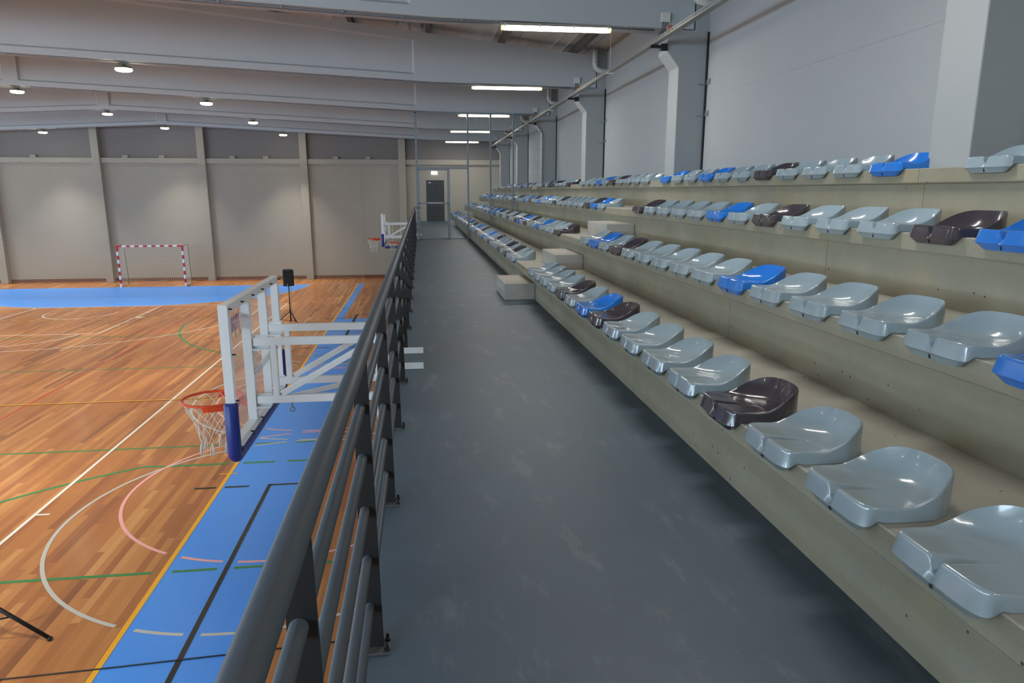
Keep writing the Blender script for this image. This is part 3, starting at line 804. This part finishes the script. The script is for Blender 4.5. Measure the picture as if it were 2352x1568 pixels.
# ------------------------------------------------------------------ painted court (children of the floor)
def zlev(l): return ZF + .0006 + .0007 * l
def poly(pts, mat, lev, name='painted_zone'):
    mb = MB(); mb.add([(p[0], p[1], zlev(lev)) for p in pts], [tuple(range(len(pts)))])
    o = mb.build(name, mat, fl, recalc=False)
    if o.data.polygons[0].normal.z < 0: o.data.flip_normals()
    return o
def strip(segs, w, mat, lev, name='court_line'):
    mb = MB()
    for pts in segs:
        L_, R_ = [], []
        for i, p in enumerate(pts):
            a = Vector(pts[max(i - 1, 0)]); b = Vector(pts[min(i + 1, len(pts) - 1)]); d = (b - a).normalized(); n = Vector((-d.y, d.x))
            L_.append((p[0] + n.x * w / 2, p[1] + n.y * w / 2, zlev(lev))); R_.append((p[0] - n.x * w / 2, p[1] - n.y * w / 2, zlev(lev)))
        k = len(pts)
        mb.add(R_ + L_, [(i, i + 1, k + i + 1, k + i) for i in range(k - 1)])
    o = mb.build(name, mat, fl, recalc=False)
    return o
YC = 16.37
def mir(s): return [(p[0], 2 * YC - p[1]) for p in s]
def arc(cx, cy, r, a0, a1, n=60, ry=None):
    ry = ry or r
    return [(cx + r * math.cos(math.radians(a0 + (a1 - a0) * i / n)), cy + ry * math.sin(math.radians(a0 + (a1 - a0) * i / n))) for i in range(n + 1)]
def gaps(pts, gx=((-3.35, .10), (-2.58, .09))):
    out = []; cur = []
    for i in range(len(pts) - 1):
        a, b = pts[i], pts[i + 1]; n = max(1, int(math.hypot(b[0] - a[0], b[1] - a[1]) / .03))
        for k in range(n):
            p = (a[0] + (b[0] - a[0]) * k / n, a[1] + (b[1] - a[1]) * k / n)
            if any(abs(p[0] - g) < d for g, d in gx):
                if len(cur) > 1: out.append(cur)
                cur = []
            else: cur.append(p)
    cur.append(pts[-1])
    if len(cur) > 1: out.append(cur)
    return out
poly([(-3.35, 2 * YC - 26.65), (-1.75, 2 * YC - 26.65), (-1.75, 26.65), (-3.35, 26.65)], 'paint_blue', 0)
poly([(-3.35, 26.65), (-3.03, 26.65), (-3.03, 37.06), (-3.35, 37.06)], 'paint_blue', 0)
ga = arc(-14.95, 37.05, 6.15, 180, 270, 40, 6.3) + arc(-11.9, 37.05, 6.15, 270, 360, 40, 6.3)
poly(ga, 'paint_blue', 0)
strip([ga], .05, 'paint_yellow', 1)
strip([[(-3.35, YC - 20.7), (-3.35, 37.06)]], .062, 'paint_yellow', 4)
strip([[(-3.03, 37.08), (-20, 37.08)]], .05, 'paint_lavender', 2)
strip([[(-20.5, 33.75), (-6.5, 33.75)]], .03, 'paint_green', 2)
strip([[(-13.54, 31.83), (-13.16, 31.83)], [(-13.5, 36.0), (-13.3, 36.0)]], .05, 'paint_black', 2)
# centre line and the black cord lying on it
strip([[(-23.4, YC + .02), (-3.45, YC + .02)]], .07, 'paint_yellow', 3)
tag(MB().tube([(-23, YC - .03, ZF + .008), (-14, YC - .035, ZF + .008), (-9, YC - .03, ZF + .008), (-5.9, YC - .02, ZF + .008), (-3.4, YC + .12, ZF + .008), (-1.0, YC + .02, ZF + .008)], .004, n=6).build('halfway_cord', 'black_plastic', o=(-9, YC, ZF)), 'thin black cord stretched across the court along the yellow halfway line', 'cord')
# white basketball court
W_ = .055
strip([[(-5.81, 2 * YC - 30.7), (-5.81, 30.7)], [(-5.81, 30.7), (-21, 30.7)], [(-10.92, 30.7), (-10.92, 24.79)], [(-10.89, 24.79), (-15.83, 24.79)], [(-15.80, 24.79), (-15.80, 30.7)]], W_, 'paint_white', 5)
strip([arc(-13.37, 24.79, 1.82, 180, 360, 40), arc(-13.37, 29.13, 1.28, 180 - 10, 370, 40)], W_, 'paint_white', 5)
a3 = arc(-13.39, 29.05, 6.88, 192, 348, 80)
strip([[(-6.66, 30.7), (-6.66, 27.6)] + a3[::-1]], W_, 'paint_white', 5)
tk = [[(-5.78, 10.45), (-5.60, 10.45)], [(-5.78, 22.29), (-5.60, 22.29)]] + [[(-10.89, yy), (-10.74, yy)] for yy in (26.1, 26.95, 29.0)]
strip(tk, .05, 'paint_white', 5); strip([[(-10.92, 27.9), (-10.66, 27.9)]], .25, 'paint_white', 5)
strip([[(-13.82, 29.7), (-12.84, 29.7)], [(-3.52, 11.71), (-3.22, 11.71)], [(-3.52, 2 * YC - 11.71), (-3.22, 2 * YC - 11.71)]], .04, 'paint_yellow', 6)
# dashed free throw line
dash = arc(-11.9, 37.0, 9.3, 341, 270, 300) + [(-11.9 - .02 * k, 27.7) for k in range(1, 150)] + arc(-14.95, 37.0, 9.3, 270, 200, 300)
segs = []; acc = 0; cur = [dash[0]]; on = True
for a, b in zip(dash[:-1], dash[1:]):
    acc += math.hypot(b[0] - a[0], b[1] - a[1])
    if on: cur.append(b)
    if acc > .20:
        if on and len(cur) > 1: segs.append(cur)
        on = not on; cur = [b]; acc = 0
strip(segs, .05, 'paint_yellow', 3)
# green
for yy in (8.53, 13.17): 
    s = [(-24, yy), (-1.2, yy)]; strip(gaps(s) + gaps(mir(s)), .06, 'paint_green', 2)
s = [(x, 12.19) for x in (-2.0, -4.6)] + arc(-1.66, 6.13, 6.9, 118, 180, 40)
strip(gaps(s) + gaps(mir(s)), .075, 'paint_green', 2)
# pink and grey circles
for cx, cy, r, mt_, lv in ((-2.18, 11.19, 2.53, 'paint_pink', 3.5), (-2.17, 10.18, 3.06, 'paint_grey', 3), (-2.18, YC, 2.56, 'paint_pink', 3.5), (-2.17, YC, 3.08, 'paint_grey', 3)):
    c = arc(cx, cy, r, 0, 360, 120)
    sg = gaps(c)
    if cy != YC: sg += gaps(mir(c))
    strip(sg, .05, mt_, lv)
# black rectangles and ticks
bl = [(-2.0, 11.15), (-2.58, 11.15)], [(-2.58, 11.18), (-2.58, 5.2)], [(-2.9, 11.14), (-3.28, 11.14)], [(-3.42, 11.14), (-3.75, 11.14)]
sg = [list(s) for s in bl] + [mir(s) for s in bl]
sg += [[(-2.62, 27.45), (-2.62, 22.6)], [(-2.62, 27.45), (-1.6, 27.45)], [(-3.75, 26.74), (-3.42, 26.74)], [(-3.28, 26.74), (-2.95, 26.74)]]
strip(sg, .06, 'paint_black', 5)
strip([[(-3.3, 16.43), (-1.9, 16.43)], [(-3.33, 31.9), (-3.03, 31.9)], [(-3.33, 29.07), (-3.03, 29.07)], [(-4.1, 24.8), (-1.75, 24.8)]], .03, 'paint_green', 4)
# red badminton style line
strip([[(-8.90, 3), (-8.90, 29.5)]], .045, 'paint_red', 2)
strip([[(-8.90, 13.35), (-7.9, 13.37)]], .02, 'paint_red', 2)

# ------------------------------------------------------------------ goal
gl = thing('handball_goal', (-13.42, 37.1, ZF), 'handball goal with red and white striped posts at the far end of the hall', 'goal')
gx0, gx1, gy = -15.02, -11.86, 37.05
def striped(axis, fixed, a, b, first, n):
    mr, mw = MB(), MB()
    for k in range(n):
        p = a + (b - a) * k / n; q = a + (b - a) * (k + 1) / n
        t_ = mr if (k % 2 == 0) == (first == 'r') else mw
        if axis == 'x': t_.box(p, q, gy - .04, gy + .04, fixed, fixed + .08)
        else: t_.box(fixed, fixed + .08, gy - .04, gy + .04, p, q)
    return mr, mw
def goal_part(nm, mbs):
    mr, mw = mbs; mi = [0] * len(mr.f) + [1] * len(mw.f)
    mr.add(mw.v, mw.f)
    return mr.build(nm, None, gl, mats=['goal_red', 'goal_white'], mi=mi, recalc=False)
goal_part('crossbar', striped('x', ZF + 2.0, gx0 + .28, gx1 - .28, 'w', 13))
for x in (gx0, gx1 - .08):
    mr, mw = striped('z', x, ZF, ZF + 1.78, 'w', 9)
    mr.box(x, x + .08, gy - .04, gy + .04, ZF + 1.78, ZF + 2.08)
    mr.box(*( (x + .08, x + .28) if x == gx0 else (x - .20, x)), gy - .04, gy + .04, ZF + 2.0, ZF + 2.08)
    goal_part('post', (mr, mw))
    xo = x + .04
    MB().tube([(xo, gy + .04, ZF + 2.06), (xo, gy + .75, ZF + 2.06), (xo, gy + .82, ZF + 2.0), (xo, gy + 1.0, ZF + .04), (xo, gy + .04, ZF + .02)], .014, n=8).build('net_hoop', 'goal_steel', gl)
gn = MB()
def gq(u, v):   # u across 0..1, v down the back 0..1
    x = gx0 + .04 + (gx1 - gx0 - .08) * u
    L1 = .75; L2 = 2.0; t = v * (L1 + L2)
    if t < L1: return Vector((x, gy + .04 + t, ZF + 2.05 - .03 * math.sin(PI * u)))
    s = (t - L1) / L2
    return Vector((x, gy + .8 + .2 * s + .05 * math.sin(PI * u) * math.sin(PI * s), ZF + 2.05 * (1 - s) + .02))
for i in range(32): gn.tube([gq(i / 31, j / 12) for j in range(13)], .0030, n=3, cap=False)
for j in range(28): gn.tube([gq(i / 8, j / 27) for i in range(9)], .0030, n=3, cap=False)
for x in (gx0 + .04, gx1 - .04):
    for k in range(20): gn.tube([(x, gy + .04, ZF + .1 * k + .02), (x, gy + .96 - .009 * k, ZF + .1 * k + .02)], .0030, n=3, cap=False)
    for k in range(8): gn.tube([(x, gy + .1 + .1 * k, ZF + .02), (x, gy + .1 + .1 * k, ZF + 2.04)], .0030, n=3, cap=False)
gn.build('goal_net', 'net_cord', gl, recalc=False)

# ------------------------------------------------------------------ protective net in front of the back wall
pn = MB(); NX0, NX1, NZ0, NZ1, NYY = -26, -3.25, ZF + .06, 1.36, YB - .42
def nq(x, z):
    sag = .05 * abs(math.sin((x + 3.2) * PI / 1.0)) * max(0, (z - 1.0) / .36) if z > 1.0 else 0
    hem = .035 * math.sin(x * 4.1) * max(0, 1 - (z - NZ0) / .5)
    return Vector((x + .02 * math.sin(z * 1.7 + x * .7), NYY + .05 * math.sin(x * 1.3 + z * .4), z - sag + hem))
nx = int((NX1 - NX0) / .1); nz = int((NZ1 - NZ0) / .1)
for i in range(nx + 1): pn.tube([nq(NX0 + .1 * i, NZ0 + (NZ1 - NZ0) * k / 14) for k in range(15)], .0030, n=3, cap=False)
for j in range(nz + 1):
    z = NZ0 + (NZ1 - NZ0) * j / nz
    pn.tube([nq(NX0 + (NX1 - NX0) * k / 90, z) for k in range(91)], .0030 if 0 < j < nz else .006, n=3, cap=False)
pn.tube([nq(NX1, NZ0 + (NZ1 - NZ0) * k / 20) for k in range(21)], .007, n=4)
pn = pn.build('protective_net', 'cord_beige', o=(-14, NYY, ZF), recalc=False)
tag(pn, 'beige safety net hanging from the ledge in front of the end wall', 'safety net')
for k in range(12):
    x = NX0 + 2 * k
    MB().tube([(x, YB - .20, 1.45), (x, NYY, 1.38)], .008, n=6).build('net_hook', 'galvanised', pn)

# ------------------------------------------------------------------ basketball goals
def basket(name, Yc, label, full=True):
    t = thing(name, (-.35, Yc, -1.9), label, 'basketball hoop', 'side basketball goals on the balcony edge')
    Xb = -1.35; y0, y1 = Yc - .87, Yc + .87; zt, zb = -.752, -1.80
    fr = MB()
    w = .058; xa, xb_ = Xb - .032, Xb + .032
    fr.box(xa, xb_, y0, y0 + w, zb, zt).box(xa, xb_, y1 - w, y1, zb, zt).box(xa, xb_, y0 + w, y1 - w, zt - w, zt).box(xa, xb_, y0 + w, y1 - w, zb, zb + w)
    fr.build('board_frame', 'white_enamel', t, bevel=.003)
    MB().box(Xb - .036, Xb - .028, y0 + .02, y1 - .02, zb + .02, zt - .02).build('glass_pane', 'board_glass', t)
    for yy in (Yc - .315, Yc + .27): MB().box(Xb - .026, Xb + .04, yy, yy + .05, zb + w, zt - w).build('mullion', 'white_enamel', t, bevel=.003)
    # plates linking board and arms
    for z0, z1 in ((-1.185, -1.075), (-1.645, -1.545)):
        for yy in (Yc - .33, Yc + .235):
            MB().box(Xb + .036, Xb + .15, yy + .052, yy + .056, z0, z1).box(Xb + .036, Xb + .15, yy - .01, yy + .07, z0, z0 + .006).build('mounting_plate', 'white_enamel', t)
    def pc(nm, a, b, ww, hh, up=(0, 0, 1)): MB().bar(a, b, ww, hh, up).build(nm, 'white_enamel', t, bevel=.003)
    for yy in (Yc - .29, Yc + .27):
        pc('support_arm', (Xb + .05, yy, -1.125), (-.33, yy, -1.125), .045, .06)
        pc('support_arm', (Xb + .05, yy, -1.585), (-.33, yy, -1.585), .045, .06)
        pc('strut', (-1.155, yy, -1.56), (-1.155, yy, -1.15), .045, .045, (1, 0, 0))
        pc('diagonal_brace', (-1.115, yy, -1.545), (-.44, yy, -1.165), .04, .045)
        pc('upright', (-.36, yy, -1.86), (-.36, yy, -1.00), .05, .06, (1, 0, 0))
    pc('cross_brace', (Xb + .045, Yc - .29, -1.37), (-1.17, Yc - .10, -1.20), .02, .045)
    pc('cross_brace', (-1.10, Yc - .27, -1.585), (-.5, Yc + .25, -1.585), .03, .035)
    pc('cross_brace', (-1.32, Yc - .29, -1.20), (-1.32, Yc + .29, -1.20), .03, .03)
    pc('wall_beam', (-.36, Yc - .5, -1.84), (-.36, Yc + 1.35, -1.84), .06, .05)
    for yy in (Yc + .60, Yc + 1.24):
        MB().box(-.42, -.015, yy - .035, yy - .029, ZW + .0, ZW + .065).box(-.26, -.015, yy - .035, yy + .035, ZW + .0, ZW + .006).box(-.42, -.36, yy - .035, yy + .03, ZW - .25, ZW + .085).build('floor_bracket', 'white_enamel', t, bevel=.002)
    if full:
        for yy in ():
            MB().box(-.42, -.015, yy - .035, yy - .029, ZW + .0, ZW + .065).box(-.26, -.015, yy - .035, yy + .035, ZW + .0, ZW + .006).box(-.42, -.36, yy - .035, yy + .03, ZW - .25, ZW + .085).build('floor_bracket', 'white_enamel', t, bevel=.002)
        bt = MB()
        for k in range(6):
            yy = y0 + .03 + (y1 - y0 - .06) * k / 5
            bt.tube([(Xb + .03, yy, zt - .03), (Xb + .055, yy, zt - .03)], .006, n=6)
            bt.tube([(Xb + .03, yy, zb + .03), (Xb + .055, yy, zb + .03)], .006, n=6)
            bt.tube([(Xb + .05, yy - .012, zb + .0), (Xb + .05, yy + .012, zb + .03)], .004, n=5)
        for z in (-1.1, -1.43):
            bt.tube([(Xb + .03, y0 + .03, z), (Xb + .055, y0 + .03, z)], .006, n=6)
        bt.build('frame_screw', 'bolt_steel', t)
        rg = MB().bar((-1.045, Yc - .29, -1.615), (-1.045, Yc - .29, -1.66), .025, .006, up=(1, 0, 0))
        rg.tube([(-1.045 + .018 * math.cos(a * PI / 8), Yc - .29, -1.675 + .018 * math.sin(a * PI / 8)) for a in range(16)], .005, n=6, closed=True)
        rg.build('hook_eye', 'galvanised', t)
    # padding
    za, zc_ = zb + .36, zb - .040
    path = [(y0 + .008, za), (y0 + .008, za - .012), (y0 + .008, zb + .05)]
    path += [(y0 + .058 - .05 * math.cos(a * PI / 12), zc_ + .05 - .05 * math.sin(a * PI / 12)) for a in range(0, 7)]
    path += [(y1 - .058 + .05 * math.sin(a * PI / 12), zc_ + .05 - .05 * math.cos(a * PI / 12)) for a in range(0, 7)]
    path += [(y1 - .008, zb + .05), (y1 - .008, za - .012), (y1 - .008, za)]
    rads = [.036] + [.048] * (len(path) - 2) + [.036]
    pdo = MB().tube([(Xb, p[0], p[1]) for p in path], rads, n=20).build('padding', 'navy_pad', t)
    # rim
    rc = (Xb - .375, Yc, -1.65)
    rm = MB().tube([(rc[0] + .232 * math.cos(a * PI / 24), Yc + .232 * math.sin(a * PI / 24), rc[2]) for a in range(48)], .0105, n=10, closed=True)
    # lower flange plate hugging the rear half and the brackets
    for s in (-1, 1):
        pts = [(rc[0] + .225 * math.cos(a), Yc + s * .225 * math.sin(a)) for a in [0.25 + k * .2 for k in range(8)]]
        for p, q in zip(pts[:-1], pts[1:]):
            rm.add([(p[0], p[1], rc[2] - .005), (q[0], q[1], rc[2] - .005), (q[0], q[1], rc[2] - .05), (p[0], p[1], rc[2] - .05)], [(0, 1, 2, 3)])
            rm.add([(p[0] + .004, p[1], rc[2] - .005), (q[0] + .004, q[1], rc[2] - .005), (q[0] + .004, q[1], rc[2] - .05), (p[0] + .004, p[1], rc[2] - .05)], [(0, 1, 2, 3)])
    rm.box(Xb - .175, Xb - .036, Yc - .075, Yc + .075, rc[2] - .012, rc[2] - .004)
    rm.box(Xb - .044, Xb - .037, Yc - .09, Yc + .09, rc[2] - .11, rc[2] + .03)
    for s in (-1, 1): rm.prism([(Xb - .17, rc[2] - .01), (Xb - .04, rc[2] - .01), (Xb - .04, rc[2] - .10)], Yc + s * .07 - .003, Yc + s * .07 + .003)
    rm.build('rim', 'orange_rim', t, recalc=False)
    # net
    nt_ = MB(); lv = [(0, .222), (-.07, .20), (-.14, .165), (-.21, .14), (-.28, .125), (-.34, .118)]
    for k in range(12):
        for s in (1, -1):
            pts = []
            for j, (dz, r) in enumerate(lv):
                a = 2 * PI * (k + s * j * .5) / 12
                pts.append((rc[0] + r * math.cos(a) + R.uniform(-.006, .006), Yc + r * math.sin(a) + R.uniform(-.006, .006), rc[2] + dz - .005))
            nt_.tube(pts, .0028, n=5)
    for k in range(6 if full else 6):
        a = 2 * PI * (k + .5) / 6
        bx, by = rc[0] + .112 * math.cos(a), Yc + .112 * math.sin(a)
        for q in range(7):
            dx, dy = R.uniform(-.016, .016), R.uniform(-.016, .016)
            nt_.tube([(bx, by, rc[2] - .335), (bx + dx, by + dy, rc[2] - .39), (bx + dx * 1.3, by + dy * 1.3, rc[2] - .445 - R.uniform(0, .02))], .003, n=4)
    nt_.build('net', 'net_cord', t, recalc=False)
    if full:
        cu = bpy.data.curves.new('board_lettering', 'FONT'); cu.body = 'Jmpapc'; cu.offset = .006; cu.size = .225; cu.space_character = 1.0
        tx = bpy.data.objects.new('tmp', cu); C.objects.link(tx)
        dg = bpy.context.evaluated_depsgraph_get(); me = bpy.data.meshes.new_from_object(tx.evaluated_get(dg))
        bpy.data.objects.remove(tx); me.name = 'board_lettering'; me.materials.clear(); me.materials.append(MATS['logo_violet'])
        xs_ = [v.co.x for v in me.vertices]; wdt = max(xs_) - min(xs_)
        for v in me.vertices: v.co.x = (v.co.x - min(xs_)) * (.36 / wdt)
        bo = bpy.data.objects.new('board_lettering', me); C.objects.link(bo); bo.parent = t
        # reads from the court side (facing -X)
        bo.matrix_local = Matrix(((0, 0, -1, Xb - .0375 + .35), (-1, 0, 0, y0 + .215 + .36 - Yc), (0, 1, 0, zt - .245 + 1.9), (0, 0, 0, 1)))
    return t
basket('basketball_hoop', 5.75, 'nearer side basketball hoop with glass board, navy padding and white arms', True)
basket('basketball_hoop', 25.7, 'farther side basketball hoop on white arms beside the far handrail', False)

# practice hoop on the end wall
ph = thing('practice_hoop', (-1.52, YB - .3, -2.4), 'small far basketball hoop on a tan frame fixed to the end wall', 'basketball hoop')
yy = 37.9
MB().box(-1.95, -1.08, yy - .02, yy + .02, -1.70, -1.65).box(-1.95, -1.90, yy - .02, yy + .02, -2.85, -1.65).box(-1.13, -1.08, yy - .02, yy + .02, -2.85, -1.65).box(-1.55, -1.51, yy - .02, yy + .02, -2.85, -1.65).box(-1.95, -1.08, yy - .02, yy + .02, -2.0, -1.97).box(-1.95, -1.08, yy - .02, yy + .02, -2.3, -2.27).bar((-1.9, yy, -1.68), (-1.9, YB, -1.68), .05, .05).bar((-1.1, yy, -1.68), (-1.1, YB - .25, -1.68), .05, .05).box(-1.95, .0, yy - .03, yy + .01, -1.66, -1.62).build('frame', 'tan_frame', ph)
MB().box(-1.97, -1.06, yy - .06, yy + .03, -2.95, -2.82).build('padding', 'navy_pad', ph, bevel=.02)
MB().tube([(-1.52 + .225 * math.cos(a * PI / 16), yy - .3 + .225 * math.sin(a * PI / 16), -2.63) for a in range(32)], .014, n=8, closed=True).box(-1.30, -1.16, yy - .06, yy - .02, -2.80, -2.60).box(-1.62, -1.42, yy - .1, yy - .02, -2.70, -2.60).build('rim', 'orange_rim', ph)
n_ = MB()
for k in range(10):
    for s in (1, -1):
        n_.tube([(-1.52 + r * math.cos(2 * PI * (k + s * j * .5) / 10), yy - .3 + r * math.sin(2 * PI * (k + s * j * .5) / 10), -2.64 - .1 * j) for j, r in enumerate((.22, .18, .14, .12, .12))], .004, n=4)
n_.build('net', 'net_cord', ph)

# ------------------------------------------------------------------ speaker on its stand
sd_ = thing('speaker_stand', (-4.77, 25.62, ZF), 'black tripod stand holding the loudspeaker on the court', 'speaker stand')
hub = (-4.75, 25.6)
MB().tube([(hub[0], hub[1], ZF + .12), (hub[0], hub[1], -3.9)], .022, n=12).tube([(hub[0], hub[1], -3.9), (hub[0], hub[1], -3.26)], .017, n=12).build('pole', 'black_plastic', sd_)
MB().tube([(hub[0], hub[1], -4.24), (hub[0], hub[1], -4.14)], .036, n=12).tube([(hub[0], hub[1], -3.94), (hub[0], hub[1], -3.88)], .028, n=12).build('collar', 'black_plastic', sd_)
for k, (fx, fy) in enumerate(((-4.31, 24.95), (-5.30, 25.25), (-4.72, 26.35))):
    lg = MB().tube([(hub[0], hub[1], -4.19), (fx, fy, ZF + .02)], .015, n=10).build('leg', 'black_plastic', sd_)
    mid = (hub[0] + (fx - hub[0]) * .55, hub[1] + (fy - hub[1]) * .55, -4.19 + (ZF + .02 + 4.19) * .55)
    MB().tube([(hub[0], hub[1], ZF + .15), mid], .008, n=8).build('brace', 'black_plastic', sd_)
    MB().tube([(fx, fy, ZF + .0), (fx, fy, ZF + .04)], .024, n=10).build('foot', 'black_plastic', lg)
spk = thing('loudspeaker', (-4.75, 25.6, -3.28), 'black loudspeaker box on the tripod stand in front of the end wall', 'loudspeaker')
pf = []
for x, y in ((-.19, -.15), (.19, -.15), (.15, .16), (-.15, .16)): pf.append((hub[0] + x * math.cos(.25) - y * math.sin(.25), hub[1] + x * math.sin(.25) + y * math.cos(.25)))
MB().prism(pf, -3.28, -2.70, 'Z').build('cabinet', 'black_plastic', spk, bevel=.03, seg=3)
ax = lambda x, z, y=-.16: (hub[0] + x * math.cos(.25) - y * math.sin(.25), hub[1] + x * math.sin(.25) + y * math.cos(.25), z)
MB().tube([ax(0, -3.09, -.145), ax(0, -3.09, -.16)], .14, n=24).build('woofer', 'black_grille', spk)
MB().add([ax(-.13, -2.90), ax(.13, -2.90), ax(.13, -2.78), ax(-.13, -2.78), ax(-.05, -2.87, -.13), ax(.05, -2.87, -.13), ax(.05, -2.81, -.13), ax(-.05, -2.81, -.13)], [(0, 1, 5, 4), (1, 2, 6, 5), (2, 3, 7, 6), (3, 0, 4, 7), (4, 5, 6, 7)]).build('horn', 'black_grille', spk)
MB().box(hub[0] - .02, hub[0] + .0, hub[1] - .19, hub[1] - .15, -3.24, -3.20).build('badge', 'pvc', spk)
cbl = MB().tube([(hub[0] + .05, hub[1] + .1, -3.2), (hub[0] + .07, hub[1] + .02, -3.6), (hub[0] + .05, hub[1] - .02, -4.0), (hub[0] + .12, hub[1], -4.4), (hub[0] + .16, hub[1] - .1, ZF + .01), (hub[0] + 1.2, hub[1] - .6, ZF + .006), (-1.5, 24.9, ZF + .006)], .005, n=6).build('speaker_cable', 'black_plastic', o=(hub[0], hub[1], ZF)); tag(cbl, 'thin black cable hanging down beside the speaker stand pole', 'cable')

# near tripod leg, lower left corner
nt2 = thing('tripod_stand', (-4.75, 7.35, ZF), 'black tripod stand on the parquet, its leg entering the lower left corner', 'tripod stand')
h2 = (-4.80, 7.28)
lg = MB().tube([(h2[0], h2[1], -4.085), (-4.055, 7.24, ZF + .022)], .021, n=14).build('leg', 'black_plastic', nt2)
MB().tube([(-4.075, 7.24, ZF + .030), (-4.045, 7.24, ZF + .012)], .026, n=12).build('foot', 'black_plastic', lg)
MB().tube([(h2[0], h2[1], ZF + .22), (-4.42, 7.26, -4.40)], .010, n=8).build('brace', 'black_plastic', nt2)
for fx, fy in ((-5.2, 7.95), (-5.25, 6.65)):
    MB().tube([(h2[0], h2[1], -4.085), (fx, fy, ZF + .02)], .021, n=12).build('leg', 'black_plastic', nt2)
MB().tube([(h2[0], h2[1], ZF + .15), (h2[0], h2[1], -3.3)], .02, n=12).build('pole', 'black_plastic', nt2)
fc = MB().tube([(-7, 6.35, ZF + .008), (-5.4, 6.52, ZF + .008), (-4.23, 6.63, ZF + .008), (-3.2, 6.68, ZF + .008), (-2.13, 6.745, ZF + .008), (-1.04, 6.82, ZF + .008), (-.4, 6.84, ZF + .008)], .007, n=8).build('floor_cable', 'black_plastic', o=(-3, 6.6, ZF))
tag(fc, 'thin black cable lying across the blue strip at the bottom left', 'cable')
